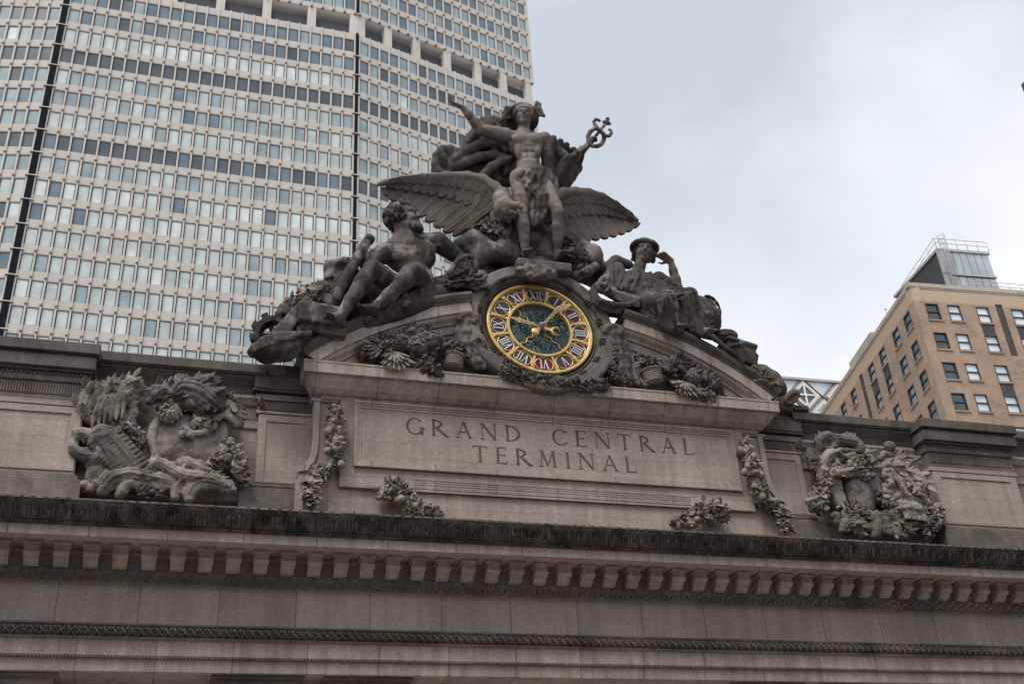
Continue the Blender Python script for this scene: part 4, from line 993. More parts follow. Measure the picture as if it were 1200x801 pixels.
def surface_nets(D, lo, vx):
    S = D < 0
    c = [S[i:S.shape[0] - 1 + i, j:S.shape[1] - 1 + j, k:S.shape[2] - 1 + k] for i in (0, 1) for j in (0, 1) for k in (0, 1)]
    cnt = sum(x.astype(np.uint8) for x in c); act = (cnt > 0) & (cnt < 8)
    I = np.argwhere(act); idx = np.full(act.shape, -1, np.int32); idx[act] = np.arange(len(I))
    corners = [(i, j, k) for i in (0, 1) for j in (0, 1) for k in (0, 1)]
    vals = {q: D[I[:, 0] + q[0], I[:, 1] + q[1], I[:, 2] + q[2]] for q in corners}
    acc = np.zeros((len(I), 3)); num = np.zeros(len(I))
    for q in corners:
        for a in range(3):
            if q[a]: continue
            q2 = list(q); q2[a] = 1; q2 = tuple(q2); v0, v1 = vals[q], vals[q2]; m = (v0 < 0) != (v1 < 0)
            t = np.where(m, v0 / np.where(m, v0 - v1, 1), 0); p = np.array(q, float)[None].repeat(len(I), 0); p[:, a] += t
            acc += p * m[:, None]; num += m
    V = lo + (I + acc / num[:, None]) * vx
    F = []
    for a in range(3):
        b_, c_ = (a + 1) % 3, (a + 2) % 3
        s0 = [slice(1, -1)] * 3; s0[a] = slice(0, -1); s1 = list(s0); s1[a] = slice(1, None)
        A0, A1 = S[tuple(s0)], S[tuple(s1)]; E = np.argwhere(A0 != A1)
        if not len(E): continue
        g = E.copy(); g[:, b_] += 1; g[:, c_] += 1
        def cell(db, dc):
            h = g.copy(); h[:, b_] -= db; h[:, c_] -= dc; return idx[h[:, 0], h[:, 1], h[:, 2]]
        q = np.stack([cell(1, 1), cell(0, 1), cell(0, 0), cell(1, 0)], 1); flip = ~A0[E[:, 0], E[:, 1], E[:, 2]]
        q[flip] = q[flip][:, ::-1]; F.append(q[(q >= 0).all(1)])
    return V, np.concatenate(F)
nrm = lambda v: np.array(v, float) / np.linalg.norm(v)
def basis(fwd, up):
    f = nrm(fwd); u = np.array(up, float); u = nrm(u - f * (u @ f)); r = np.cross(f, u); return np.array([r, f, u])
def head(S, c, fwd, up, h, beard=False, hair=None, female=False, curls=0):
    """a head of height h (chin to crown) centred at c: skull, brow, sockets, nose, lips, jaw, ears"""
    B = basis(fwd, up); c = np.array(c, float); P = lambda x, y, z: c + (B[0] * x + B[1] * y + B[2] * z) * h
    kk = .06 * h
    S.ell(P(0, -.06, .14), (.34 * h, .42 * h, .37 * h), B, kk); S.ell(P(0, .07, -.12), (.27 * h, .30 * h, .34 * h), B, kk)
    S.ell(P(0, .20, -.36), (.15 * h, .15 * h, .13 * h), B, .08 * h); 
    for s in (-1, 1):
        S.ell(P(s * .15, .22, -.10), (.10 * h, .13 * h, .11 * h), B, .08 * h)
        S.ell(P(s * .20, .0, -.26), (.08 * h, .2 * h, .14 * h), B, .08 * h)
        S.ell(P(s * .34, -.04, .0), (.04 * h, .08 * h, .11 * h), B, .03 * h)
    S.ell(P(0, .30, .12), (.24 * h, .08 * h, .06 * h), B, .06 * h)
    for s in (-1, 1):
        S.ell(P(s * .125, .39, .03), (.085 * h, .08 * h, .055 * h), B, .03 * h, 's')
        S.ell(P(s * .125, .315, .03), (.06 * h, .055 * h, .04 * h), B, .012 * h)
        S.cone(P(s * .06, .385, .085), P(s * .21, .33, .085), .022 * h, .018 * h, .03 * h)
    S.cone(P(0, .36, .07), P(0, .47, -.10), .035 * h, .055 * h, .04 * h)
    for s in (-1, 1): S.ell(P(s * .045, .41, -.11), (.035 * h, .04 * h, .03 * h), B, .02 * h)
    S.ell(P(0, .385, -.205), (.095 * h, .045 * h, .024 * h), B, .02 * h); S.ell(P(0, .375, -.265), (.08 * h, .045 * h, .028 * h), B, .02 * h)
    S.ell(P(0, .43, -.235), (.09 * h, .05 * h, .010 * h), B, .015 * h, 's')
    if beard:
        for i in range(26):
            a = rng.uniform(-1.25, 1.25); q = rng.random()
            S.ell(P(.26 * sin(a), .12 + .24 * cos(a) + .02 * q, -.30 - .16 * q - .06 * cos(a)), np.array((.06, .07, .09)) * h * rng.uniform(.8, 1.2), B, .03 * h)
        S.cone(P(0, .30, -.36), P(0, .36, -.55), .13 * h, .07 * h, .05 * h)
    for i in range(curls):
        th = rng.uniform(0, 2 * pi); ph = math.acos(rng.uniform(-.35, 1))
        x, y, z = sin(ph) * cos(th), sin(ph) * sin(th), cos(ph)
        if y > .35 and z < .62: continue
        S.ell(P(.37 * x, -.07 + .43 * y, .14 + .39 * z), np.array((.085, .085, .07)) * h * rng.uniform(.8, 1.25), B, .025 * h)
    return B, P
def hand_(S, wrist, dirv, palmn, L_, curl=.5, spread=.25, fists=None, thumb=1):
    """palm, four jointed fingers and a thumb; dirv points along the fingers, palmn out of the palm"""
    d = nrm(dirv); n_ = np.array(palmn, float); n_ = nrm(n_ - d * (n_ @ d)); w = np.cross(d, n_); wr = np.array(wrist, float)
    pl = L_ * .5
    for i in range(4):
        o = (i - 1.5) * L_ * .115; S.cone(wr + w * o * .6, wr + d * pl + w * o, L_ * .085, L_ * .075, L_ * .06)
        base = wr + d * pl + w * o; sp = (i - 1.5) * spread * .4; dd = nrm(d + w * sp); cu = curl if np.isscalar(curl) else curl[i]; ln = L_ * (.40, .46, .44, .34)[i]; p = base; ang = 0
        for j, fr in enumerate((.45, .32, .23)):
            ang += cu * (.6, .9, .7)[j]; q = p + (dd * cos(ang) + n_ * sin(ang)) * ln * fr; S.cone(p, q, L_ * (.062, .055, .048)[j], L_ * (.055, .048, .040)[j], L_ * .015); p = q
    b0 = wr + d * pl * .25 - w * thumb * L_ * .16; m = b0 + (d * .6 - w * thumb * .75 + n_ * .3) * L_ * .24; S.cone(wr + d * .05 * L_, b0, L_ * .09, L_ * .085, L_ * .05); S.cone(b0, m, L_ * .08, L_ * .062, L_ * .03); S.cone(m, m + (d * .85 - w * thumb * .2 + n_ * .45) * L_ * .22, L_ * .062, L_ * .045, L_ * .015)
def foot(S, ankle, toe, L_, k=.04, up=(0, 0, 1)):
    a = np.array(ankle, float); d = np.array(toe, float) - a; u = np.array(up, float); fd = nrm(d - u * (d @ u)); w = np.cross(fd, u); sole = a - u * L_ * .27
    S.cone(a, sole - fd * L_ * .14 + u * L_ * .1, L_ * .17, L_ * .155, k * 1.5); S.cone(a + fd * L_ * .05, sole + fd * L_ * .45 + u * L_ * .12, L_ * .17, L_ * .12, k * 1.5)
    S.cone(sole - fd * L_ * .12 + u * L_ * .09, sole + fd * L_ * .45 + u * L_ * .08, L_ * .12, L_ * .13, k)
    for i in range(5):
        o = (i - 2) * L_ * .078; S.cone(sole + fd * L_ * .46 + w * o + u * L_ * .075, sole + fd * L_ * (.78 - .035 * i) + w * o * 1.15 + u * L_ * .05, L_ * .055, L_ * (.055 if i == 0 else .042), L_ * .02)
def limb(S, a, b, c, r, k=.08, bulge=None):
    """two-segment limb with muscle swell: r = (root, mid1, joint, mid2, end)"""
    a, b, c = (np.array(q, float) for q in (a, b, c))
    S.chain([a, a + (b - a) * .35, a + (b - a) * .75, b], [r[0], r[1], (r[1] + r[2]) / 2, r[2]], k)
    S.chain([b, b + (c - b) * .3, b + (c - b) * .65, c], [r[2], r[3], (r[3] + r[4]) / 2, r[4]], k)
def leafcluster(mb, pts, n, size, nfront=(0, -1, .1), spread=1.0, T=LEAFW, mat=0, ball=.0):
    """n leaves scattered round a polyline with radius; pts=[(x,y,z,r)]"""
    pts = np.array(pts, float); seg_ = np.linalg.norm(np.diff(pts[:, :3], axis=0), axis=1); cs = np.concatenate([[0], np.cumsum(seg_)]); tot = max(cs[-1], 1e-6)
    ml = []; mballs = []
    for _ in range(n):
        t = rng.random() * tot; i = min(max(np.searchsorted(cs, t) - 1, 0), len(pts) - 2); f = (t - cs[i]) / max(seg_[i], 1e-6); p = pts[i] + (pts[i + 1] - pts[i]) * f
        v = rng.normal(size=3); v[1] = -abs(v[1]); v = nrm(v); q = p[:3] + v * p[3] * np.array([1, .75, 1]) * rng.uniform(.55, 1.0)
        dr = nrm(v * .4 + rng.normal(size=3) * .8 * spread + np.array([0, -.3, 0])); sz = size * rng.uniform(.6, 1.3)
        if rng.random() < ball: mballs.append(rotm(EX, EY, EZ, (sz * .38,) * 3, q))
        else: ml.append(rotm(*frame_from(dr, nrm(v + np.array([0, -.4, .1]))), (sz, sz, sz), q - dr * sz * .4))
    mb.inst(T, ml, mat); mb.inst(ICO2 if size > .3 else ICO1, mballs, mat)
# ------------------------------------------------------------------ the figures
A_ = at
MS, MP, MCL = M['statue'], M['statue_pale'], M['cloth']
# ---- standing messenger figure
mer = empty('standing_statue', tuple(A_(640, 316, .2)), 'standing male figure in winged helmet with raised arm and serpent staff, topmost statue', 'statue', 'stone figures crowning the station')
S = Sculpt(.042)
hc = A_(613, 137, -.75); ch = A_(614, 166, -.6); neck = A_(613.5, 152, -.6)
shL, shR = A_(592, 159, -.62), A_(638, 163, -.62); wst = A_(619, 191, -.55); pel = A_(620, 206, -.5)
hipL, hipR = A_(608, 209, -.52), A_(633, 211, -.52)
knL, anL, toL = A_(612, 250, -.85), A_(615.5, 298, -.55), A_(620, 311, -1.2)
knR, anR, toR = A_(655, 251, -1.15), A_(653, 298, -.35), A_(661, 310, -.7)
# torso
S.chain([neck, ch + (0, .05, .25)], [.27, .34], .15)
Bt = basis((-.15, -1, -.05), neck - pel); mid = (shL + shR) / 2
S.ell(mid + (neck - pel) * -.18 + (0, .06, 0), (.72, .46, .66), Bt, .2)
S.ell(wst, (.47, .37, .6), Bt, .2); S.ell((np.array(wst)+pel)/2, (.47, .37, .5), Bt, .2); S.ell(pel, (.53, .42, .44), Bt, .2)
for s, sh in ((-1, shL), (1, shR)):
    pc = mid + Bt[0] * s * .30 + Bt[2] * -.30 + Bt[1] * .32; S.ell(pc, (.33, .17, .26), Bt, .06)
    S.ell(mid + Bt[0] * s * .40 + Bt[2] * -.85 + Bt[1] * .22, (.16, .16, .40), Bt, .12)
    S.ell(pel + Bt[0] * s * .3 - Bt[1] * .25, (.3, .3, .32), Bt, .15)
    for j in range(3): S.ell(wst + Bt[0] * s * .14 + Bt[1] * .31 + Bt[2] * (.42 - .30 * j), (.14, .09, .14), Bt, .05)
    S.cone(mid + Bt[0] * s * .1 + Bt[2] * .16 + Bt[1] * .1, sh + (0, 0, .06), .12, .15, .1)
S.cone(mid + Bt[1] * .45 - Bt[2] * .1, wst + Bt[1] * .42, .02, .02, .1, 's')
# arms
elL, wrL = A_(564, 152, -.70), A_(542, 126, -.95)
S.ell(shL, (.30, .30, .32), None, .12); limb(S, shL, elL, wrL, (.30, .29, .20, .215, .13), .08)
hand_(S, wrL, A_(523, 118, -1.05) - wrL, (.2, -.5, .8), .86, (.1, .5, .9, 1.0), .5, thumb=-1)
elR, wrR = A_(668, 190, -.55), A_(690, 169, -.95)
S.ell(shR, (.28, .30, .30), None, .12); limb(S, shR, elR, wrR, (.27, .25, .185, .19, .13), .08)
hd = A_(701, 157, -1.05) - wrR; hand_(S, wrR, hd, (.6, -.5, -.3), .62, 1.15, .1, thumb=1)
# legs
S.ell(hipL, (.36, .36, .40), None, .15); S.ell(hipR, (.36, .36, .40), None, .15)
limb(S, hipL, knL, anL, (.38, .35, .22, .25, .14), .08); limb(S, hipR, knR, anR, (.38, .36, .235, .25, .14), .08)
S.ell(knL + (0, -.1, .02), (.16, .14, .19), None, .05); S.ell(knR + (0, -.12, .02), (.17, .14, .19), None, .05)
S.ell(knL * .68 + anL * .32 + (.05, .12, 0), (.20, .22, .45), basis((0, 1, 0), knL - anL), .1); S.ell(knR * .68 + anR * .32 + (.05, .14, 0), (.2, .22, .45), basis((0, 1, 0), knR - anR), .1)
foot(S, anL, toL, .86); foot(S, anR, toR, .84)
B, P = head(S, hc, (-.22, -.96, -.10), (.03, -.12, 1), 1.05, curls=0)
body = S.build('body', MP, mer, .004)
# helmet
S = Sculpt(.036)
hn = nrm(B[2] * .60 - B[1] * .75); hB = np.array([B[0], hn, nrm(np.cross(B[0], hn))])
H_ = 1.05
S.ell(P(0, -.12, .16), np.array((.45, .50, .44)) * H_, B, .03)
S.ell(P(0, -.16, .04), np.array((.62, .085, .62)) * H_, hB, .04)
S.chain([P(0, -.16, .04) + hB[0] * .61 * H_ * sin(a) + hB[2] * .59 * H_ * cos(a) for a in np.linspace(0, 2 * pi, 26)], .055, .03)
S.ell(P(0, .48, -.22), np.array((.30, .50, .47)) * H_, B, .03, 's'); S.cone(P(0, .0, -.45), P(0, .3, -.9), .30 * H_, .45, .03, 's')
helm = S.build('helmet', MS, mer, .006)
for s, pts in ((-1, [(597, 139), (590, 140), (586.5, 143), (589, 133), (593, 126), (598, 126)]), (1, [(626, 127), (629, 120), (632.5, 122), (634.5, 130), (637.5, 136), (631, 135)])):
    S = Sculpt(.035); q = [A_(u, v, -.55) for u, v in pts]; cen = sum(q) / len(q)
    for i in range(len(q)): S.cone(q[i], q[(i + 1) % len(q)], .05, .05, .05); S.cone(cen, q[i], .07, .05, .06)
    S.build('helmet_wing', MS, mer, .004)
# serpent staff
b = MB(); w0 = A_(683, 178, -1.0); w1 = A_(711, 143.5, -1.15)
b.tube([w0, w1], .065, 8); b.inst(ICO2, [rotm(EX, EY, EZ, (.13, .13, .13), A_(711, 143.5, -1.15)), rotm(EX, EY, EZ, (.09, .09, .09), A_(712, 139.5, -1.15)), rotm(EX, EY, EZ, (.08, .08, .08), A_(708, 143, -1.15)), rotm(EX, EY, EZ, (.08, .08, .08), A_(714, 145, -1.15))])
loop = [(694, 171), (689.5, 166), (689, 160), (692, 154), (697, 150.5), (703, 152), (707, 157), (708, 163), (705, 169), (700, 171.5), (694, 171)]
b.tube([A_(u, v, -1.1 + .1 * sin(i)) for i, (u, v) in enumerate(loop)], .095, 8)
b.tube([A_(u, v, -1.2) for u, v in [(704, 155), (700, 150), (697, 146), (696, 142.5), (698, 140), (701, 140.5), (703.5, 142.5)]], [.08, .08, .08, .075, .075, .06, .05], 8)
b.tube([A_(u, v, -1.2) for u, v in [(702, 151), (706, 156), (710, 159.5), (714, 159.5), (716.5, 156), (715.5, 152.5), (713, 151.5)]], [.08, .08, .08, .075, .075, .06, .05], 8)
b.build('serpent_staff', MS, mer)
# cloak flying behind
S = Sculpt(.05)
Y1, Y2 = -.1, .55
S.curtain([A_(640, 164, -.75), A_(660, 172, -.5), A_(672, 182, -.1)], [A_(642, 206, -.35), A_(660, 216, .1), A_(678, 196, .3)], 9, .13, .07, 8, .5, .2, -.1)
S.curtain([A_(664, 186, -.7), A_(672, 184, -.65), A_(680, 176, -.7)], [A_(648, 214, -.2), A_(662, 222, 0), A_(676, 200, 0)], 6, .12, .06, 8, .5, .16)
S.curtain([A_(590, 157, -.35), A_(575, 146, -.2), A_(562, 152, 0)], [A_(598, 208, .2), A_(570, 208, .4), A_(532, 206, .4)], 8, .15, .09, 9, .6, .3, -.15)
S.curtain([A_(562, 148, .1), A_(553, 160, .2), A_(548, 172, .3)], [A_(598, 150, -.1), A_(596, 165, -.1), A_(594, 180, -.1)], 6, .13, .08, 8, .6, .22, -.2)
S.curtain([A_(514, 182, -.1), A_(522, 176, -.1), A_(532, 180, 0)], [A_(512, 202, .2), A_(524, 204, .2), A_(536, 200, .2)], 6, .13, .07, 6, .5, .2, 0)
S.chain([A_(u, v, y) for u, v, y in [(536, 180, -.1), (528, 174, -.15), (518, 174, -.2), (511, 182, -.2), (510, 193, -.15), (514, 202, -.1), (524, 206, 0)]], [.17, .15, .14, .14, .16, .17, .2], .08)
S.chain([A_(u, v, y) for u, v, y in [(532, 188, -.15), (545, 178, -.3), (560, 170, -.35), (578, 166, -.4), (592, 170, -.3)]], [.18, .2, .2, .2, .2], .08)
S.chain([A_(u, v, y) for u, v, y in [(530, 196, 0), (545, 190, -.2), (562, 184, -.2), (580, 182, -.2), (594, 188, -.2)]], [.18, .2, .2, .22, .2], .08)
S.chain([A_(u, v, y) for u, v, y in [(566, 206, -.1), (576, 196, -.3), (586, 190, -.3), (598, 186, -.3)]], [.2, .2, .17, .15], .08)
S.chain([A_(u, v, y) for u, v, y in [(556, 148, .1), (566, 142, 0), (578, 141, 0), (592, 146, -.1), (604, 150, -.2)]], [.12, .18, .2, .2, .15], .08)
S.chain([A_(600, 176, .1), A_(602, 190, .1), A_(606, 206, .1)], [.3, .35, .35], .1)
S.build('cloak', MCL, mer)
# loin cloth
S = Sculpt(.042)
for i in range(5): S.chain([A_(611 + i, 201 + 2.2 * i, -.95), A_(622, 200 + 2.3 * i, -1.12), A_(634, 197 + 2.6 * i, -1.05), A_(644, 201 + 3 * i, -.8), A_(647, 208 + 2.6 * i, -.45)], [.09, .10, .11, .11, .09], .05)
S.curtain([A_(612, 203, -.95), A_(622, 204, -1.12), A_(634, 203, -1.1), A_(648, 207, -.65)], [A_(608, 212, -.9), A_(620, 219, -1.12), A_(634, 229, -1.2), A_(655, 232, -.85)], 13, .062, .018, 8, 1.1, .12, -.03)
S.curtain([A_(619, 212, -1.0), A_(628, 216, -1.08), A_(638, 222, -1.1)], [A_(619, 268, -.55), A_(628, 262, -.75), A_(638, 250, -.95)], 7, .075, .018, 11, 1.1, .10, -.03)
S.curtain([A_(636, 212, -.6), A_(650, 212, -.35)], [A_(640, 266, -.1), A_(656, 246, -.1)], 6, .09, .04, 10, .8, .16, -.05)
S.build('loin_cloth', MS, mer, .004)
# rock and pedestal he steps on
S = Sculpt(.055)
S.chain([A_(609, 318, -1.25), A_(622, 320, -1.3), A_(640, 320, -1.2)], [.16, .18, .14], .06)
for i in range(46):
    p = A_(rng.uniform(607, 647), rng.uniform(315, 323), rng.uniform(-1.4, -.9)); S.box(p, rng.uniform(.08, .2, 3), basis(rng.normal(size=3), rng.normal(size=3)), .01, .02)
S.box(A_(632, 322, -.2), (1.1, .75, .20), None, .03, .03)
S.build('footing', MP, mer)
b = MB()
for i in range(9):                                  # fluted trunk behind the right leg
    t = i / 8; a = A_(619 + 30 * t, 300 + 6 * t, -.15 + .25 * abs(t - .5)); c = A_(628 + 20 * t, 252, .0 + .2 * abs(t - .5)); b.tube([a + (0, .1, -.6), a, c], [.17, .17, .12], 8)
b.tube([A_(636, 310, .25), A_(637, 252, .3)], [.7, .42], 14); b.inst(ICO2, [rotm(EX, EY, EZ, (.5, .3, .18), A_(637, 256, .05))])
b.build('fluted_trunk', MP, mer)

# ---- eagle
eag = empty('eagle_statue', tuple(A_(600, 300, .7)), 'stone eagle with wings outspread behind the legs of the standing figure', 'statue', 'stone figures crowning the station')
def wing(lead, trail, nf, y_lead, y_trail, name):
    lead = [np.array(A_(u, v, y)) for (u, v), y in zip(lead, np.linspace(*y_lead, len(lead)))]; trail = [np.array(A_(u, v, y)) for (u, v), y in zip(trail, np.linspace(*y_trail, len(trail)))]
    def al(C, t):
        t = min(max(t, 0), 1); ln = np.concatenate([[0], np.cumsum([np.linalg.norm(C[i + 1] - C[i]) for i in range(len(C) - 1)])]); x = t * ln[-1]; i = min(np.searchsorted(ln, x, side='right') - 1, len(C) - 2); return C[i] + (C[i + 1] - C[i]) * (x - ln[i]) / (ln[i + 1] - ln[i])
    b = MB()
    def sheet_(nf, t_lo, t_hi, chord, lift, thick, step, slant):
        per, m_ = 10, 22; cols = []
        for j in range(nf * per + 1):
            s_ = t_lo + (t_hi - t_lo) * j / (nf * per); f = (j % per) / per; f = f if j < nf * per else .999
            a = al(lead, max(0, s_ - slant * (1 - s_ * .55))); c = al(trail, s_); L_ = chord * (1.0 - .085 * abs(2 * f - 1.1) ** 2.6 * (1.2 if chord == 1 else 2)); colp = []
            for i in range(m_ + 1):
                q = i / m_; p = a + (c - a) * q * L_
                o = .20 * sin(pi * min(q * L_, 1)) + lift - step * f * min(1, q * 4) - .018 * (abs(f - .5) < .06) * (q > .1)
                colp.append(p + np.array([0, o, .0]))
            cols.append(colp)
        n_ = len(cols); V = [p for c in cols for p in c]; V2 = [p + np.array([0, thick, 0]) for c in cols for p in c]; K_ = m_ + 1; N_ = len(V)
        F = [(i * K_ + j, i * K_ + j + 1, (i + 1) * K_ + j + 1, (i + 1) * K_ + j) for i in range(n_ - 1) for j in range(m_)]
        F2 = [tuple(q + N_ for q in f[::-1]) for f in F]
        E = []
        for i in range(n_ - 1): E += [(i * K_ + m_, i * K_ + m_ + N_, (i + 1) * K_ + m_ + N_, (i + 1) * K_ + m_), (i * K_, (i + 1) * K_, (i + 1) * K_ + N_, i * K_ + N_)]
        for j in range(m_): E += [(j, j + N_, j + 1 + N_, j + 1), ((n_ - 1) * K_ + j, (n_ - 1) * K_ + j + 1, (n_ - 1) * K_ + j + 1 + N_, (n_ - 1) * K_ + j + N_)]
        b.add(V + V2, F + F2 + E, 0, False)
    sheet_(nf, 0, 1, 1.0, .0, .16, .075, .26)
    sheet_(nf + 3, 0, .97, .46, -.10, .10, .05, .10)
    sheet_(nf + 5, 0, .95, .24, -.15, .10, .04, .04)
    S = Sculpt(.05); n2 = len(lead)
    S.chain([p + np.array([0, .05, 0]) for p in lead], [.09 + .17 * (1 - i / (n2 - 1)) ** .8 for i in range(n2)], .1)
    V2, F2 = S.mesh(.01); b.add(V2, F2.tolist(), 0, True)
    return b.build(name, M['feather'], eag)
M['feather'] = stone('wing_stone', (.19, .16, .135), .25, soot=(.04, .036, .033), soot_lo=.52, soot_hi=.68, soot_amt=.7, streak=.4, bump=.3, sscale=.7)
wing([(592, 232), (580, 219), (566, 210), (548, 206), (522, 206), (495, 207), (470, 209.5), (452, 213), (444, 215)],
     [(560, 272), (545, 274), (533, 276), (522, 272), (510, 265), (499, 257.5), (487, 250), (474, 243), (462, 236), (452, 229), (445, 221)], 11, (-.55, .2), (.55, .35), 'wing')
wing([(650, 232), (660, 226), (674, 224.5), (690, 225.5), (706, 230), (722, 239), (736, 249), (747, 257)],
     [(652, 284), (664, 288), (676, 287), (687, 284), (699, 281), (711, 279), (724, 276), (736, 272), (745, 267), (752, 262)], 10, (-.35, .2), (.55, .35), 'wing')
S = Sculpt(.045)
S.chain([A_(590, 228, -.3), A_(592, 242, -.2), A_(594, 262, .2), A_(600, 285, .4)], [.30, .42, .62, .7], .15)
hp = A_(592, 246, -.85); S.ell(hp, (.46, .48, .46), None, .1); S.chain([A_(584, 226, -.35), A_(588, 236, -.6), hp], [.24, .34, .4], .12)
S.chain([A_(598, 240, -1.2), A_(606, 240.5, -1.42), A_(611, 243, -1.45), A_(610, 247, -1.4)], [.17, .13, .09, .05], .05)
S.chain([A_(598, 248, -1.15), A_(606, 250, -1.3)], [.12, .05], .03); S.cone(A_(599, 244.5, -1.5), A_(612, 246, -1.6), .10, .03, .02, 's'); S.ell(A_(597, 239, -1.25), (.07, .05, .05), None, .03, 's')
for i in range(60):
    th = rng.uniform(0, 2 * pi); q = rng.uniform(-1, .3); p = hp + np.array([.44 * cos(th) * math.sqrt(max(1 - q * q, 0)), .46 * sin(th) * math.sqrt(max(1 - q * q, 0)), .44 * q]); S.cone(p, p + (0, .02, -.16), .06, .02, .02)
S.build('eagle_body', MP, eag)
# legs of cloth and rock between eagle and ring
grp = empty('rocky_mound', tuple(A_(620, 330, 1.2)), 'carved mound of rock and drapery above the clock, carrying the standing figure', 'stone mound')
S = Sculpt(.06)
S.chain([A_(556, 322, .7), A_(580, 306, .9), A_(610, 296, 1.0), A_(650, 296, 1.0), A_(680, 306, .9), A_(700, 322, .8)], [.8, 1.15, 1.35, 1.15, .8, .6], .3)
S.chain([A_(600, 262, .9), A_(640, 262, 1.0)], [.7, .8], .3)
S.curtain([A_(578, 245, -.1), A_(590, 262, -.25), A_(602, 262, -.2)], [A_(590, 300, -.35), A_(598, 304, -.45), A_(608, 300, -.3)], 8, .11, .06, 8, .5, .16)
S.chain([A_(540, 288, .0), A_(556, 282, -.1), A_(566, 292, -.1), A_(560, 306, -.1)], [.35, .42, .45, .35], .15)
S.chain([A_(566, 300, -.2), A_(586, 296, -.3), A_(598, 304, -.3)], [.4, .42, .35], .15); S.chain([A_(584, 262, -.2), A_(588, 285, -.35), A_(596, 298, -.5)], [.12, .12, .08], .06)
S.ell(A_(552, 296, .1), (.5, .45, .4), None, .1); S.ell(A_(676, 296, .3), (.5, .4, .4), None, .1)
for i in range(40): p = A_(rng.uniform(545, 600), rng.uniform(262, 292), rng.uniform(-.1, .3)); S.cone(p, p + rng.normal(size=3) * .22, .1, .05, .05)
S.build('mound', MS, grp)
# figures either side of the ring top: round shield and foliage beside the seated woman
S = Sculpt(.045)
S.ell(A_(695, 299, -.15), (.42, .40, .50), None, .08); S.ell(A_(690, 303, -.3), (.3, .3, .42), None, .08); S.chain([A_(676, 322, -.4), A_(688, 318, -.7), A_(698, 312, -.6)], [.22, .2, .18], .08)
hand_(S, A_(688, 321, -.8), (-1, -.2, -.1), (0, -.4, -1), .6, .6, .3)
S.build('shield_bearer', MP, grp)
b = MB(); leafcluster(b, [(*A_(660, 288, -.2), .4), (*A_(668, 296, -.35), .5), (*A_(678, 304, -.4), .45), (*A_(684, 316, -.5), .35)], 330, .34, ball=.12); leafcluster(b, [(*A_(560, 274, -.1), .4), (*A_(575, 268, -.2), .45), (*A_(588, 274, -.3), .35)], 220, .32, ball=.05); b.build('foliage', MS, grp)

# ---- reclining man, left
her = empty('reclining_man_statue', tuple(A_(470, 360, 0)), 'reclining bearded muscular nude man gripping a staff, left of the clock', 'statue', 'stone figures crowning the station')
S = Sculpt(.042)
hc = A_(474, 257, -.55); neck = A_(475, 279, -.42); shL, shR = A_(450, 297, -.5), A_(513, 284, -.35); belly = A_(487, 326, -.55); pel = A_(488, 345, -.35)
Bt = basis((-.05, -1, .1), neck - pel); mid = (shL + shR) / 2
S.chain([A_(473, 264, -.42), neck, A_(479, 290, -.4)], [.36, .40, .5], .15)
S.ell(A_(481, 301, -.35), (.98, .55, .78), Bt, .2); S.ell(belly, (.68, .46, .6), Bt, .2); S.ell(pel, (.7, .5, .45), Bt, .2)
for s, c_ in ((-1, A_(467, 296, -.70)), (1, A_(496, 292, -.66))): S.ell(c_, (.52, .24, .40), Bt, .07)
for j in range(3):
    for s in (-1, 1): S.ell(A_(481 + s * 5 + j * 2, 317 + j * 8, -.95), (.17, .10, .15), Bt, .05)
S.cone(A_(480, 292, -1.0), A_(486, 335, -1.0), .03, .03, .1, 's')
for sh in (shL, shR): S.ell(sh, (.38, .38, .38), None, .12)
S.cone(neck + (0, .1, .05), shL, .34, .30, .2); S.cone(neck + (0, .1, .05), shR, .34, .30, .2)
elL, wrL = A_(428, 308, -.75), A_(425, 293, -1.0)
limb(S, shL, elL, wrL, (.36, .33, .24, .25, .16), .1); hand_(S, wrL, A_(430, 283, -1.0) - wrL, (.5, -.6, .1), .62, 1.1, .1)
elR, wrR = A_(538, 302, -.1), A_(549, 316, -.6)
limb(S, shR, elR, wrR, (.36, .34, .25, .25, .16), .1); hand_(S, wrR, (.3, -.4, -.7), (-.4, -.6, -.1), .6, .8, .2)
hipL, hipR = A_(475, 347, -.4), A_(500, 348, -.4); knL, anL = A_(436, 314, -1.25), A_(398, 372, -1.35); knR, anR = A_(488, 317, -1.55), A_(440, 358, -1.5)
limb(S, hipL, knL, anL, (.46, .44, .30, .32, .18), .12); limb(S, hipR, A_(488, 318, -1.45), A_(438, 362, -1.25), (.46, .44, .29, .31, .18), .12)
S.ell(knL + (0, -.1, .05), (.2, .18, .2), None, .06); S.ell(knR + (0, -.05, .02), (.2, .18, .2), None, .06)
S.ell(knL * .7 + anL * .3 + (.1, .2, 0), (.24, .26, .5), basis((0, 1, 0), knL - anL), .1)
foot(S, anL, A_(382, 381, -1.75), .95); foot(S, A_(438, 362, -1.25), A_(410, 366, -1.5), .9, up=(.3, -.2, .9))
B, P = head(S, hc, (.82, -.50, .22), (-.12, -.1, 1), 1.3, beard=True, curls=150)
S.build('body', MS, her, .005)
S = Sculpt(.032)
for i in range(230):
    th = rng.uniform(0, 2 * pi); ph = math.acos(rng.uniform(-.55, 1)); x, y, z = sin(ph) * cos(th), sin(ph) * sin(th), cos(ph)
    if y > .42 and z < .75: continue
    c_ = P(.40 * x, -.08 + .45 * y, .14 + .42 * z); r_ = .085 * rng.uniform(.8, 1.4); d1 = nrm(rng.normal(size=3)); d2 = nrm(np.cross(d1, (x, y, z + .01)))
    S.chain([c_ + (d1 * cos(a) + d2 * sin(a)) * r_ for a in np.linspace(0, 4.6, 6)], [.055, .05, .05, .045, .04, .03], .008)
S.build('hair', MCL, her, .003)
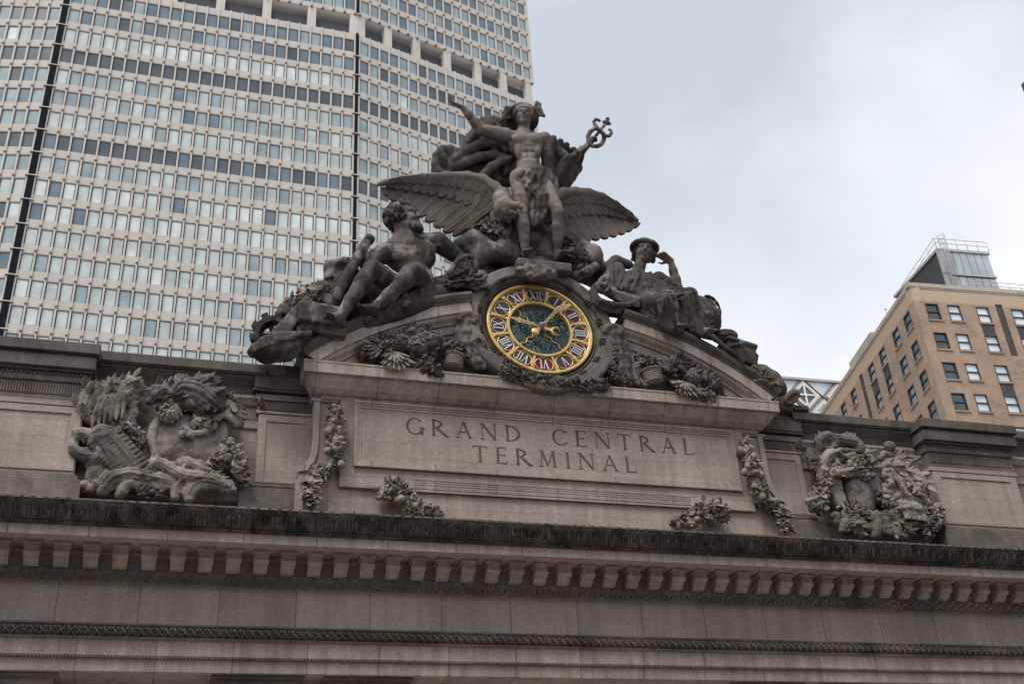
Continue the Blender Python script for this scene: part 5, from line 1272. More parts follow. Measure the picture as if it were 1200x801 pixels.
b = MB(); b.tube([A_(432, 280, -1.15), A_(422, 296, -1.2), A_(400, 336, -1.25), A_(394, 350, -1.2)], [.17, .19, .22, .17], 10); b.tube([A_(434, 278, -1.15), A_(431, 283, -1.15)], .2, 10); b.build('staff', MS, her)
S = Sculpt(.05); S.curtain([A_(500, 340, -.9), A_(470, 352, -1.1), A_(440, 365, -.9)], [A_(505, 352, -.95), A_(470, 364, -1.1), A_(430, 378, -.9)], 8, .12, .06, 5, .5, .25)
S.chain([A_(430, 372, -.6), A_(460, 358, -.5), A_(500, 350, -.4), A_(520, 348, -.2)], [.45, .5, .5, .5], .2)
S.build('drapery', MCL, her)
# wheat sheaf and hoop behind the hand
shf = empty('wheat_sheaf', tuple(A_(540, 342, -.2)), 'carved wheat sheaf and hoop between the reclining man and the clock', 'stone carving')
b = MB()
for i in range(46):
    t = i / 45; a = A_(513 + 12 * t, 340 - 6 * t + rng.normal(), -.5); c = A_(524 + 44 * rng.random(), 316 + 22 * rng.random(), -.75 + rng.normal() * .12); b.tube([a, (a + c) / 2 + (0, -.1, .08), c], [.05, .06, .05], 5)
    d = nrm(c - a)
    for j in range(5): b.inst(ICO1, [rotm(*frame_from(d + rng.normal(size=3) * .3, (0, -1, 0)), (.06, .06, .12), c + d * (j * .10 - .3) + rng.normal(size=3) * .03)])
b.tube([A_(512, 338, -.1), A_(540, 332, -.1), A_(568, 328, -.1)], [.45, .5, .4], 10)
b.build('wheat', MS, shf)
b = MB(); b.tube([A_(u, v, -.85) for u, v in [(528, 326), (530, 315), (537, 305), (547, 300), (555, 302), (558, 309), (557, 318)]], .11, 8); b.tube([A_(547, 301, -.85), A_(542, 318, -.8)], .08, 6); b.build('hoop', MS, shf)
# anchor, cog wheel, barrel, foliage heap on the far left
S = Sculpt(.04)
def bar(p, q, hw, hd, rnd=.02):
    p, q = np.array(p), np.array(q); S.box((p + q) / 2, (hw, hd, np.linalg.norm(q - p) / 2), basis((0.1, -1, -.1), q - p), rnd, .02)
bar(A_(322, 396, -1.15), A_(362, 355, -.95), .24, .22)
for (p, q, w1_) in (((294, 412), (306, 405), .14), ((304, 406), (322, 398), .20), ((318, 398), (345, 396), .17), ((340, 396), (364, 393), .10)): bar(A_(*p, -1.3), A_(*q, -1.3), w1_, .3)
S.chain([A_(297, 412, -1.0), A_(312, 412, -.9), A_(334, 408, -.85), A_(360, 398, -.85)], [.2, .42, .45, .2], .1)
bar(A_(352, 386, -.9), A_(362, 386, -.9), .28, .3)
anc = S.build('stone_anchor', MS, None, .006); tag(anc, 'carved stone anchor lying at the left foot of the pediment', 'stone anchor')
b = MB(); gc = A_(320, 391, -.7); gr = .66
for i in range(40):
    a0, a1 = 2 * pi * i / 40, 2 * pi * (i + 1) / 40
    ro = gr + (.14 if i % 4 < 2 else 0); P4 = [(gr * .72 * cos(a0), gr * .72 * sin(a0)), (ro * cos(a0), ro * sin(a0)), (ro * cos(a1), ro * sin(a1)), (gr * .72 * cos(a1), gr * .72 * sin(a1))]
    b.prism(P4, nrm((1, -.1, .0)), nrm((0, -.35, 1)), gc, np.array((.12, .45, .05)))
for a0 in np.linspace(0, pi, 4)[:-1]: b.tube([gc + np.array((.1, .25, .05)) + .7 * np.array((cos(a0), -.35 * sin(a0), sin(a0))), gc + np.array((.1, .25, .05)) - .7 * np.array((cos(a0), -.35 * sin(a0), sin(a0)))], .1, 6)
o = b.build('cog_wheel', MS); tag(o, 'toothed stone cog wheel behind the anchor at the far left of the group', 'cog wheel')
hp_ = empty('harvest_heap', tuple(A_(365, 395, .3)), 'heap of carved foliage and blocks behind the anchor, left end of the group', 'stone carving')
b = MB(); leafcluster(b, [(*A_(332, 378, -.1), .35), (*A_(350, 360, -.1), .5), (*A_(368, 350, -.1), .5), (*A_(384, 342, 0), .4), (*A_(408, 336, 0), .3)], 420, .34, ball=.15); leafcluster(b, [(*A_(345, 368, -.7), .35), (*A_(360, 352, -.8), .35), (*A_(384, 344, -.9), .3), (*A_(400, 350, -.8), .3)], 300, .3, ball=.2); b.build('foliage', MS, hp_)
S = Sculpt(.055); S.chain([A_(330, 398, .2), A_(360, 380, .3), A_(390, 362, .4), A_(420, 345, .5)], [.5, .8, .95, .9], .3)
S.box(A_(342, 371, -.5), (.55, .4, .22), basis((.1, -1, 0), (.08, 0, 1)), .04, .03); S.box(A_(372, 375, -.9), (.75, .5, .42), basis((.1, -1, 0), (.02, 0, 1)), .04, .03); S.box(A_(377, 388, -.85), (.8, .4, .3), basis((.1, -1, 0), (.02, 0, 1)), .04, .03)
S.box(A_(356, 392, -.9), (.3, .3, .22), None, .04, .03)

S.chain([A_(362, 344, -.8), A_(372, 340, -1.0), A_(384, 356, -1.0)], [.14, .16, .08], .05); S.chain([A_(360, 350, -.7), A_(390, 352, -.8), A_(404, 340, -.7)], [.3, .34, .3], .12)
for i in range(60):
    t = rng.random(); p = A_(352 + 56 * t, 352 - 26 * t + rng.normal() * 4, -.75); S.box(p, rng.uniform(.06, .2, 3), basis(rng.normal(size=3), rng.normal(size=3)), .01, .015)
S.build('blocks', MS, hp_)
b = MB(); d0, d1 = A_(392, 346, -.3), A_(401, 314, -.3); ax_ = d1 - d0; hh_ = np.linalg.norm(ax_)
b.lathe([(.58, 0), (.62, .05), (.62, .15), (.56, .2), (.54, hh_ * .5), (.56, hh_ - .28), (.66, hh_ - .24), (.68, hh_ - .1), (.6, hh_ - .02), (.3, hh_)], d0, ax_, 24); leafcluster(b, [(*A_(390, 318, -.3), .22), (*A_(400, 311, -.3), .3), (*A_(412, 312, -.3), .2)], 110, .26, ball=.3); b.build('drum', MS, hp_)
# ---- seated woman, right
mi = empty('seated_woman_statue', tuple(A_(760, 372, 0)), 'seated draped woman in helmet, head resting on raised hand, right of the clock', 'statue', 'stone figures crowning the station')
S = Sculpt(.042)
hc = A_(755, 295, -.6); neck = A_(749, 313, -.5); shL, shR = A_(723, 316, -.4), A_(772, 327, -.35); wst = A_(739, 350, -.6)
Bt = basis((-.15, -1, .1), neck - wst)
S.chain([A_(753, 304, -.5), neck, A_(746, 325, -.45)], [.22, .23, .3], .12)
S.ell(A_(743, 333, -.4), (.72, .42, .62), Bt, .18); S.ell(wst, (.55, .42, .5), Bt, .18)
for u, v in ((733, 333), (755, 337)): S.ell(A_(u, v, -.82), (.25, .22, .23), None, .07)
for sh in (shL, shR): S.ell(sh, (.30, .30, .32), None, .12)
elR, wrR = A_(794, 338, -.3), A_(786, 306, -.6)
limb(S, shR, A_(794, 337, -.3), wrR, (.28, .25, .20, .21, .12), .08); hand_(S, wrR, A_(768, 293, -.75) - wrR, (-.3, -.3, -.8), .82, (.3, .5, .7, .9), .3)
elL, wrL = A_(702, 336, -.75), A_(716, 344, -1.15)
limb(S, shL, elL, wrL, (.28, .25, .2, .2, .12), .08); hand_(S, wrL, (-.6, -.5, .1), (0, -.5, -.6), .6, .9, .2)
hipL, hipR = A_(748, 360, -.4), A_(770, 362, -.4); knL, knR = A_(782, 350, -1.35), A_(808, 346, -.9); anL, anR = A_(793, 384, -1.3), A_(822, 388, -1.1)
limb(S, hipL, knL, anL, (.44, .42, .34, .3, .17), .12); limb(S, hipR, knR, anR, (.44, .42, .32, .3, .17), .12)
foot(S, anL, A_(800, 396, -1.7), .8); foot(S, anR, A_(832, 397, -1.4), .8)
B, P = head(S, hc, (-.30, -.93, -.15), (.16, -.05, 1), 1.15, curls=0)
S.build('body', MP, mi, .004)
S = Sculpt(.042); S.ell(P(0, -.08, .24), (.44, .48, .36), B, .04); S.ell(P(0, .50, -.32), (.34, .62, .58), B, .03, 's'); S.chain([P(.44 * sin(a), .42 * cos(a) - .06, .24 + .03 * cos(a) - .12 * (1 - cos(a)) / 2) for a in np.linspace(-pi, pi, 24)], .10, .04)
for s in (-1, 1):
    for i in range(12): S.ell(P(s * (.33 + .03 * rng.normal()), -.02 - .02 * i, .08 - .030 * i), (.08, .08, .08), None, .03)
S.build('helmet', MS, mi, .006)
S = Sculpt(.036)
S.curtain([A_(714, 309, -.5), A_(732, 319, -.82), A_(748, 324, -.80)], [A_(713, 336, -.85), A_(728, 340, -1.12), A_(750, 344, -1.0)], 9, .07, .05, 10, .9, .10)
S.chain([A_(u, v, y) for u, v, y in [(748, 316, -.8), (740, 328, -1.0), (728, 336, -1.1), (714, 336, -.95)]], .075, .03); S.chain([A_(u, v, y) for u, v, y in [(750, 318, -.8), (745, 332, -1.0), (734, 343, -1.12), (718, 344, -1.0)]], .07, .03)
S.curtain([A_(750, 320, -.78), A_(764, 322, -.66), A_(780, 330, -.5)], [A_(752, 350, -1.0), A_(770, 350, -.98), A_(792, 342, -.62)], 8, .07, .05, 8, .9, .10)
S.chain([A_(u, v, -1.05) for u, v in [(704, 352), (718, 357), (736, 357), (756, 349), (776, 342), (796, 342)]], [.10, .11, .11, .11, .11, .1], .04)
for k_ in range(3): S.chain([A_(u - k_ * 2, v + 3.2 * k_, -.95 + .05 * k_) for u, v in [(696, 335), (700, 348), (712, 357), (730, 360)]], .08, .04)
kn1, kn2 = A_(783, 350, -1.5), A_(809, 347, -1.08)
S.chain([A_(716, 362, -.2), A_(745, 364, -.05), A_(778, 372, .1), A_(815, 386, .1)], [.32, .40, .42, .35], .1)
S.chain([A_(745, 357, -.6), (A_(745, 357, -.6) + kn1) / 2, kn1], [.38, .38, .30], .06); S.chain([A_(765, 355, -.35), (A_(765, 355, -.35) + kn2) / 2, kn2], [.36, .36, .29], .06)
for (p0, p1) in ((A_(745, 357, -.6), kn1), (A_(765, 355, -.35), kn2)):
    for j in range(6):
        a_ = -1.3 + j * .62; o_ = np.array([0, -cos(a_) * .36, sin(a_) * .36]); S.chain([p0 + o_, (p0 + p1) / 2 + o_ * 1.1 + (0, 0, .05 * sin(j * 2)), p1 + o_ * .9], [.05, .07, .045], .02)
S.curtain([A_(773, 353, -1.55), A_(783, 348, -1.8), A_(792, 354, -1.5)], [A_(777, 381, -1.2), A_(788, 387, -1.5), A_(799, 388, -1.25)], 8, .06, .02, 11, 1.0, .10)
S.curtain([A_(800, 350, -1.15), A_(809, 344, -1.38), A_(817, 351, -1.0)], [A_(811, 387, -1.0), A_(822, 392, -1.25), A_(834, 395, -1.0)], 8, .06, .02, 11, 1.0, .10)
S.curtain([A_(752, 362, -.9), A_(764, 360, -1.05), A_(774, 358, -1.25)], [A_(756, 372, -.9), A_(767, 375, -1.0), A_(778, 379, -1.1)], 8, .06, .02, 6, 1.0, .12)
S.curtain([A_(790, 358, -1.0), A_(802, 354, -.85)], [A_(800, 385, -.85), A_(812, 388, -.8)], 5, .07, .02, 8, .9, .12)
S.chain([A_(712, 312, -.35), A_(722, 306, -.3), A_(736, 310, -.4)], [.2, .24, .2], .1)
S.build('robe', MCL, mi)
S = Sculpt(.04)
for i in range(11):
    a0 = A_(716 + 2.9 * i, 337 + 1.0 * i, -1.02); S.chain([a0, a0 + (.02, -.08, -.22), a0 + (.05, -.02, -.5)], [.07, .10, .05], .03)
S.ell(A_(730, 345, -.85), (.75, .28, .35), None, .08)
S.chain([A_(u, v, -1.2) for u, v in [(711, 329), (708, 326), (704, 328), (704, 333), (708, 335), (711, 332)]], .085, .03)
S.build('fringed_bodice', MP, mi)
# globe, leaf, books, torch at the right end
gl_ = empty('globe_and_books', tuple(A_(848, 405, 0)), 'ribbed globe, leaf and tilted books on the right slope of the pediment', 'stone carving')
S = Sculpt(.045); gc = A_(823, 370, -.35); S.ell(gc, (.72, .6, .95), basis((0, -1, .1), (-.35, 0, 1)), .03)
for i in range(6):
    a = -.6 + i * .25; S.chain([gc + np.array([.72 * cos(q) * cos(a) * .99 + .1 * sin(q) - .3 * sin(q) * 0, -.60 * sin(a) * cos(q) - .1, .93 * sin(q)]) for q in np.linspace(-1.4, 1.4, 12)], .035, .02)
S.build('globe', MS, gl_)
b = MB(); leafcluster(b, [(*A_(826, 380, -.8), .25), (*A_(836, 388, -.8), .25)], 60, .36, T=LEAFN); b.build('foliage', MS, gl_)
S = Sculpt(.045); S.ell(A_(849, 394, -.6), (.66, .16, .32), basis((.1, -1, -.1), (-.30, 0, 1)), .04); S.cone(A_(838, 393, -.78), A_(860, 390, -.78), .05, .04, .03); S.build('leaf', MS, gl_)
S = Sculpt(.045); Bq = basis((0, -1, -.1), (.22, 0, 1)); S.box(A_(864, 412, -.45), (.62, .45, .36), Bq, .03, .03); S.box(A_(864, 406, -.5), (.66, .5, .06), Bq, .02, .02); S.box(A_(872, 423, -.45), (.42, .4, .3), basis((0, -1, 0), (.35, 0, 1)), .03, .02); S.cone(A_(858, 405, -.9), A_(872, 402, -.9), .08, .1, .03); S.build('book', MS, gl_)
b = MB(); b.tube([A_(834, 393, -1.1), A_(850, 407, -1.12), A_(872, 424, -1.12)], [.10, .09, .07], 8); b.build('torch', MS, gl_)
S = Sculpt(.04); S.chain([A_(884, 434, -.5), A_(893, 438, -.6), A_(903, 446, -.6), A_(912, 455, -.6)], [.30, .36, .42, .34], .1); S.ell(A_(911, 452, -.75), (.3, .3, .34), None, .05); S.ell(A_(885, 434, -.7), (.28, .25, .24), None, .05)
for i in range(120):
    t = rng.random(); p = A_(884 + 30 * t, 433 + 22 * t + rng.normal() * 2.5, -.85 + rng.normal() * .15); S.cone(p, p + rng.normal(size=3) * .13, .05, .03, .02)
o = S.build('lion_skin_bundle', M['statue'], None); tag(o, 'knotted carved bundle at the lower right end of the pediment', 'stone carving')
# leaning round discs at both pediment ends
for s, (u, v) in ((1, (928, 465)),):
    S = Sculpt(.04); S.ell(A_(u, v, -.1), (.26, .18, .56), basis((.3, -1, -.1), (.85, .1, .7)), .03); S.ell(A_(u + 1, v + 2, -.28), (.14, .12, .42), basis((.3, -1, -.1), (.85, .1, .7)), .02, 's')
    o = S.build('leaning_shield', M['coping'], None, .004); tag(o, 'oval stone shield leaning on the parapet beside the right end of the pediment', 'stone shield')
    S = Sculpt(.05); S.box(A_(917, 474, .25), (.28, .3, .42), basis((0, -1, 0), (.12, 0, 1)), .03, .03); S.box(A_(932, 480, .25), (.5, .25, .12), None, .03, .04); o = S.build('scroll_end', M['coping'], None); tag(o, 'short sloping stone scroll at the right foot of the pediment', 'stone scroll')
# ------------------------------------------------------------------ carved fruit, garlands and cartouches
MR, MRD = M['relief'], M['relief_dark']
def fruitpile(b, pts, n, size, mat=0, leaves=.4, T=LEAFW):
    """fruit, grapes and leaves heaped round a path of (x,y,z,r)"""
    pts = np.array(pts, float); sg = np.linalg.norm(np.diff(pts[:, :3], axis=0), axis=1); cs = np.concatenate([[0], np.cumsum(sg)]); big = []; small = []; lv = []
    for k in range(n):
        t = rng.random() * cs[-1]; i = min(max(np.searchsorted(cs, t) - 1, 0), len(pts) - 2); f = (t - cs[i]) / sg[i]; p = pts[i] + (pts[i + 1] - pts[i]) * f
        v = rng.normal(size=3); v[1] = -abs(v[1]) * .9; v = nrm(v); q = p[:3] + v * p[3] * rng.uniform(.75, 1.0); r = rng.random()
        if r < leaves:
            dr = nrm(v * .5 + rng.normal(size=3) * .7 + (0, -.2, -.2)); s_ = size * rng.uniform(.9, 1.7); lv.append(rotm(*frame_from(dr, v + np.array([0, -.3, 0])), (s_, s_, s_), q - dr * s_ * .4))
        elif r < leaves + .22: s_ = size * rng.uniform(.42, .62); big.append(rotm(*frame_from(nrm(v + rng.normal(size=3) * .4), (0, -1, 0)), (s_, s_, s_ * rng.uniform(.95, 1.35)), q - v * s_ * .3))
        else:
            for _ in range(5): s_ = size * rng.uniform(.13, .2); small.append(rotm(EX, EY, EZ, (s_,) * 3, q + rng.normal(size=3) * size * .25))
    b.inst(T, lv, mat); b.inst(ICO2, big, mat); b.inst(ICO1, small, mat)
    S = Sculpt(.06); S.chain(pts[:, :3], list(pts[:, 3] * .72), .05); V, F = S.mesh(.02); b.add(V, F.tolist(), mat, True)
def G(u, v, y, r): return (*at(u, v, y), r)
# hanging garlands on the flanks of the inscription block
for pts, lab, grape in (([(391, 486), (393, 500), (394, 512)], 'carved fruit garland hanging left of the inscription, ending in a leaf drop', 0), ([(874, 522), (878, 536), (881, 548)], 'carved fruit garland hanging right of the inscription, ending in a leaf drop', 1)):
    g_ = empty('hanging_garland', tuple(at(pts[0][0], pts[0][1] + 100, -.3)), lab, 'garland', 'hanging garlands beside the inscription')
    lft = grape == 0
    up = [G(392, 483, -.28, .26), G(393, 500, -.3, .32), G(394, 520, -.3, .34), G(393, 545, -.28, .24)] if lft else [G(873, 521, -.28, .28), G(878, 540, -.3, .33), G(884, 565, -.3, .36), G(890, 586, -.28, .26)]
    lo = [G(390, 545, -.26, .2), G(378, 553, -.26, .22), G(366, 562, -.26, .18)] if lft else [G(892, 584, -.26, .2), G(902, 590, -.26, .22), G(912, 598, -.26, .2)]
    dn = [G(364, 566, -.28, .26), G(362, 582, -.28, .30), G(361, 597, -.28, .26)] if lft else [G(912, 598, -.28, .26), G(917, 612, -.28, .28), G(922, 627, -.28, .24)]
    b = MB(); fruitpile(b, up, 120, .26, leaves=.45)
    spots = [(385, 506), (399, 505), (392, 517), (386, 528), (401, 544), (396, 492)] if lft else [(878, 546), (888, 556), (884, 570), (893, 582), (868, 528), (882, 535), (874, 553)]
    for (u, v) in spots: b.inst(ICO2, [rotm(EX, EY, EZ, (rng.uniform(.11, .17), .15, rng.uniform(.13, .19)), at(u + rng.normal() * .8, v, -.52))])
    b.build('fruit', MR, g_)
    b = MB(); leafcluster(b, lo, 50, .36); b.build('leaf_spray', MR, g_)
    b = MB()
    for i in range(60):
        t = rng.random(); p0, p1 = np.array(dn[0][:3]), np.array(dn[2][:3]); c_ = p0 + (p1 - p0) * t; x_ = rng.uniform(-1, 1)
        b.inst(LEAFW, [rotm(*frame_from(nrm((x_ * .7, -.25 - .2 * rng.random(), -1)), (x_ * .5, -1, .2)), (.30, .5, .34 * rng.uniform(.7, 1.2)), c_ + (x_ * .15, -.16 + .1 * abs(x_), .2))])
    S = Sculpt(.06); S.chain([d_[:3] for d_ in dn], [.18, .2, .16], .05); V, F = S.mesh(.02); b.add(V, F.tolist(), 0, True); b.build('leaf_drop', MR, g_)
# festoon ends under the inscription
for pts, lab in (([G(447, 578, -.35, .30), G(462, 570, -.4, .34), G(472, 584, -.4, .36), G(484, 594, -.4, .30), G(496, 599, -.38, .24), G(514, 600, -.35, .18)], 'carved fruit festoon lying below the left end of the inscription'),
                 ([G(790, 614, -.35, .2), G(806, 611, -.38, .26), G(820, 604, -.4, .32), G(828, 595, -.4, .34), G(842, 598, -.38, .3), G(849, 606, -.35, .22)], 'carved leafy festoon lying below the right end of the inscription')):
    b = MB(); fruitpile(b, pts, 190, .26, leaves=.45); o = b.build('fruit_festoon', MR); tag(o, lab, 'festoon', 'festoons under the inscription')
# cornucopia heaps on the pediment cornice
def heap(name, lab, groups, urn, ribs, leafy):
    g_ = empty(name, tuple(at(urn[0][0], urn[0][1], -.4)), lab, 'stone carving', 'fruit heaps in the pediment')
    b = MB()
    for pts, n, size, lv in groups: fruitpile(b, pts, n, size, leaves=lv)
    b.build('fruit', MRD, g_)
    for (u, v, r) in ribs:                    # big round heads wrapped in overlapping leaves
        c = at(u, v, -.85); q = MB(); q.inst(ICO2, [rotm(EX, EY, EZ, (r * .86,) * 3, c)]); ml = []
        for k in range(70):
            w = rng.normal(size=3); w[1] = -abs(w[1]); w = nrm(w); d = nrm(np.cross(w, (rng.normal(), .2, rng.normal()))); ml.append(rotm(*frame_from(d, w), (r * .55, r * .4, r * .5), c + w * r * .86 - d * r * .25))
        q.inst(LEAFW, ml); q.build('gourd', MRD, g_)
    a0, a1 = [at(*q, -.70) for q in urn]; c = (a0 + a1) / 2; w = np.linalg.norm(a1 - a0) / 2 * 1.25; h = w * .95; q = MB(); pr = [(w * .70, -h * .55), (w * .80, -h * .5)]
    for i in range(5): z = -h * .45 + h * .22 * i; pr += [(w * .86, z), (w * .92, z + h * .06), (w * .86, z + h * .15), (w * .80, z + h * .19)]
    pr += [(w * 1.0, h * .68), (w * 1.02, h * .76), (w * .8, h * .78)]; q.lathe(pr, c, (.08 if u < 650 else -.15, 0, 1), 28); q.build('basket', MR, g_)
    b = MB()
    for pts, n, size in leafy: leafcluster(b, pts, n, size)
    b.build('foliage', MRD, g_); return g_
def fan(b, c, n, L_, a0, a1, w=.3, y=-.5):
    for i in range(n):
        a = R(a0 + (a1 - a0) * i / (n - 1)); b.inst(LEAFN, [rotm(*frame_from((cos(a), -.15, sin(a)), (0, -1, .2)), (w, .5, L_ * rng.uniform(.85, 1.1)), c + np.array([0, y * .1 * (i % 2), 0]))])
gL = heap('fruit_heap', 'heap of carved fruit, wheat and a banded basket in the left half of the pediment',
     [([G(428, 416, -.5, .34), G(445, 408, -.6, .45), G(468, 402, -.6, .55), G(490, 400, -.6, .6), G(506, 410, -.6, .45)], 420, .25, .5), ([G(478, 392, -.4, .3), G(496, 392, -.4, .35), G(512, 402, -.4, .3)], 120, .24, .5), ([G(486, 420, -.75, .32), G(500, 430, -.8, .28), G(513, 438, -.85, .18)], 110, .24, .35), ([G(446, 400, -.5, .22), G(456, 397, -.5, .22)], 50, .2, .1)],
     ((521, 424), (541, 426)), [(487, 407, .48), (506, 400, .42), (466, 403, .42)],
     [([G(520, 412, -.6, .3), G(535, 410, -.6, .35), G(548, 416, -.6, .3)], 110, .32)])
b = MB(); fan(b, at(464, 414, -.85), 15, .85, 225, 325, .5); fan(b, at(462, 412, -.95), 12, .6, 215, 330, .45); fan(b, at(450, 406, -.8), 10, .9, 175, 240, .5); b.build('wheat_fan', MR, gL)
gR = heap('fruit_heap', 'heap of carved fruit, pineapple and a ribbed basket in the right half of the pediment',
     [([G(782, 436, -.5, .4), G(798, 436, -.6, .5), G(815, 446, -.6, .5), G(832, 452, -.55, .4), G(838, 462, -.5, .28)], 400, .25, .5), ([G(790, 426, -.4, .34), G(804, 430, -.4, .3)], 90, .24, .5), ([G(806, 462, -.8, .25), G(822, 464, -.8, .3), G(834, 466, -.75, .2)], 110, .24, .35)],
     ((755, 440), (775, 446)), [(811, 443, .42), (836, 451, .30)],
     [([G(750, 424, -.6, .25), G(762, 424, -.6, .3), G(776, 436, -.6, .3)], 100, .3)])
b = MB(); fan(b, at(802, 448, -.9), 15, .8, 190, 320, .5); fan(b, at(802, 448, -1.0), 11, .5, 185, 330, .45); b.build('wheat_fan', MR, gR); b = MB(); fan(b, at(786, 436, -.8), 10, .7, 60, 160, .45); b.build('wheat_fan', MR, gR)
# draped foliage scrolls hugging the clock, and the leaf swag below it
for s, body, lf, lab in ((-1, [(548, 376), (546, 388), (547, 402), (553, 414), (562, 424), (572, 430)], [(556, 404), (570, 418), (582, 428), (598, 436)], 'carved drapery scroll with leaves clinging to the left side of the clock surround'),
                         (1, [(718, 390), (722, 402), (728, 416), (732, 430), (738, 444), (744, 450)], [(716, 412), (712, 428), (722, 442), (736, 448)], 'carved drapery scroll with leaves clinging to the right side of the clock surround')):
    g_ = empty('drapery_scroll', tuple(at(body[-1][0], body[-1][1], -.5)), lab, 'stone carving', 'drapery scrolls beside the clock')
    S = Sculpt(.04); n_ = len(body)
    for k in range(7):
        o = (k - 3) * 3.0; S.chain([at(u + o * (1 + .08 * i) + rng.normal() * .4, v + abs(o) * .15, -.55 - .12 * ((k + i) % 2) - .12 * sin(pi * k / 6)) for i, (u, v) in enumerate(body)], [.10, .12, .12, .12, .11, .09], .045)
    S.chain([at(u, v, -.3) for u, v in body], [.3, .34, .34, .34, .32, .25], .1)
    u0, v0 = body[0]; S.chain([at(u0 + 9 * cos(a), v0 - 2 + 6 * sin(a), -.8) for a in np.linspace(-pi, .6, 9)], .12, .04); S.ell(at(u0, v0, -.6), (.34, .25, .25), None, .06)
    if s < 0: S.chain([at(559 + 6 * cos(a), 402 + 5 * sin(a), -.8) for a in np.linspace(-3, 1.5, 9)], .11, .04)
    S.build('drapery', MRD, g_)
    b = MB(); fruitpile(b, [G(u, v, -.55, .3) for u, v in lf], 210, .24, leaves=.65); b.build('leaves', MRD, g_)
b = MB(); fruitpile(b, [G(u, v, -.85, r) for u, v, r in [(588, 434, .24), (606, 442, .26), (625, 446, .24), (645, 449, .24), (665, 451, .26), (690, 454, .28), (708, 452, .26)]], 420, .24, leaves=.6); o = b.build('leaf_swag', MRD); tag(o, 'carved leaf and fruit swag lying on the cornice directly below the clock', 'festoon')

# ---- cartouches -------------------------------------------------------------------
RIB = []
def acanthus(parent, mat, dens=1.0):
    b = MB(); ml = []
    for Q, rr_ in RIB:
        if rr_.max() < .15: continue
        for i in range(len(Q) - 1):
            t = nrm(Q[min(i + 1, len(Q) - 1)] - Q[max(i - 1, 0)]); sd = np.array([-t[2], 0, t[0]])
            for sg in (-1, 1, 0):
                if rng.random() > dens * (.75 if sg else .5): continue
                d = nrm(t * .8 + sd * sg * rng.uniform(.4, 1.0) + np.array([0, -.25, 0])); r = rr_[i] * rng.uniform(1.0, 1.7); p = Q[i] + sd * sg * rr_[i] * .45 + np.array([0, -rr_[i] * (.85 if sg == 0 else .5), 0])
                ml.append(rotm(*frame_from(d, (rng.normal() * .3, -1, .3)), (r * .8, r * .9, r), p))
    b.inst(LEAFW, ml); RIB.clear(); b.build('acanthus_leaves', mat, parent)
def prib(S, pts, r, y=-.1):
    C = [at(u, v, y) for u, v in pts]; n_ = 14; Q = []
    for i in range(n_ + 1):
        x = i / n_ * (len(C) - 1); k = min(int(x), len(C) - 2); t = x - k; p0, p1, p2, p3 = C[max(k - 1, 0)], C[k], C[k + 1], C[min(k + 2, len(C) - 1)]
        Q.append(.5 * ((2 * p1) + (-p0 + p2) * t + (2 * p0 - 5 * p1 + 4 * p2 - p3) * t * t + (-p0 + 3 * p1 - 3 * p2 + p3) * t ** 3))
    S.chain(Q, list(np.interp(np.linspace(0, 1, n_ + 1), np.linspace(0, 1, len(r)), r)), .02)
def ribbon(S, pts, r, y=-.1, k=.04, y2=None):
    P_ = [at(u, v, y if y2 is None else y + (y2 - y) * i / (len(pts) - 1)) for i, (u, v) in enumerate(pts)]; Q = []
    for i in range(len(P_) - 1):
        p0 = P_[max(i - 1, 0)]; p1, p2 = P_[i], P_[i + 1]; p3 = P_[min(i + 2, len(P_) - 1)]
        for t in (0, .33, .66): Q.append(.5 * ((2 * p1) + (-p0 + p2) * t + (2 * p0 - 5 * p1 + 4 * p2 - p3) * t * t + (-p0 + 3 * p1 - 3 * p2 + p3) * t ** 3))
    Q.append(P_[-1]); rr_ = np.interp(np.linspace(0, 1, len(Q)), np.linspace(0, 1, len(r)), r) if not np.isscalar(r) else np.array([r] * len(Q))
    RIB.append((Q, rr_))
    if rr_.max() < .13: S.chain(Q, list(rr_), .03); return
    S.chain(Q, list(rr_ * .95), .02)
    def side(i):
        t = Q[min(i + 1, len(Q) - 1)] - Q[max(i - 1, 0)]; t = t / (np.linalg.norm(t) + 1e-9); return t, np.array([-t[2], 0, t[0]])
    offs = (-.45, .1, .6) if rr_.max() > .22 else (-.3, .35)
    for o in offs:                                        # flutes cut into the face
        C = []
        for i, q in enumerate(Q): t, sd = side(i); C.append(q + sd * rr_[i] * o + np.array([0, -rr_[i] * (1.0 - .55 * o * o), 0]))
        S.chain(C, [max(x * .14, .018) for x in rr_], .015, 's')
    ph = int(rng.integers(4))
    for i in range(1, len(Q) - 1):                        # leaf lobes with notches between them
        t, sd = side(i); sg = 1 if ((i + ph) // 3) % 2 else -1
        S.cone(Q[i] + sd * sg * rr_[i] * .7 + np.array([0, -rr_[i] * .25, 0]), Q[i] + sd * sg * rr_[i] * 1.3 + t * rr_[i] * .6 + np.array([0, -rr_[i] * .35, 0]), rr_[i] * .36, rr_[i] * .14, .015)
        S.cone(Q[i] + sd * sg * rr_[i] * .95 + t * rr_[i] * .1 + np.array([0, -rr_[i] * .75, 0]), Q[i] + sd * sg * rr_[i] * 1.5 + t * rr_[i] * .2 + np.array([0, -rr_[i] * .5, 0]), .02, .05, .012, 's')
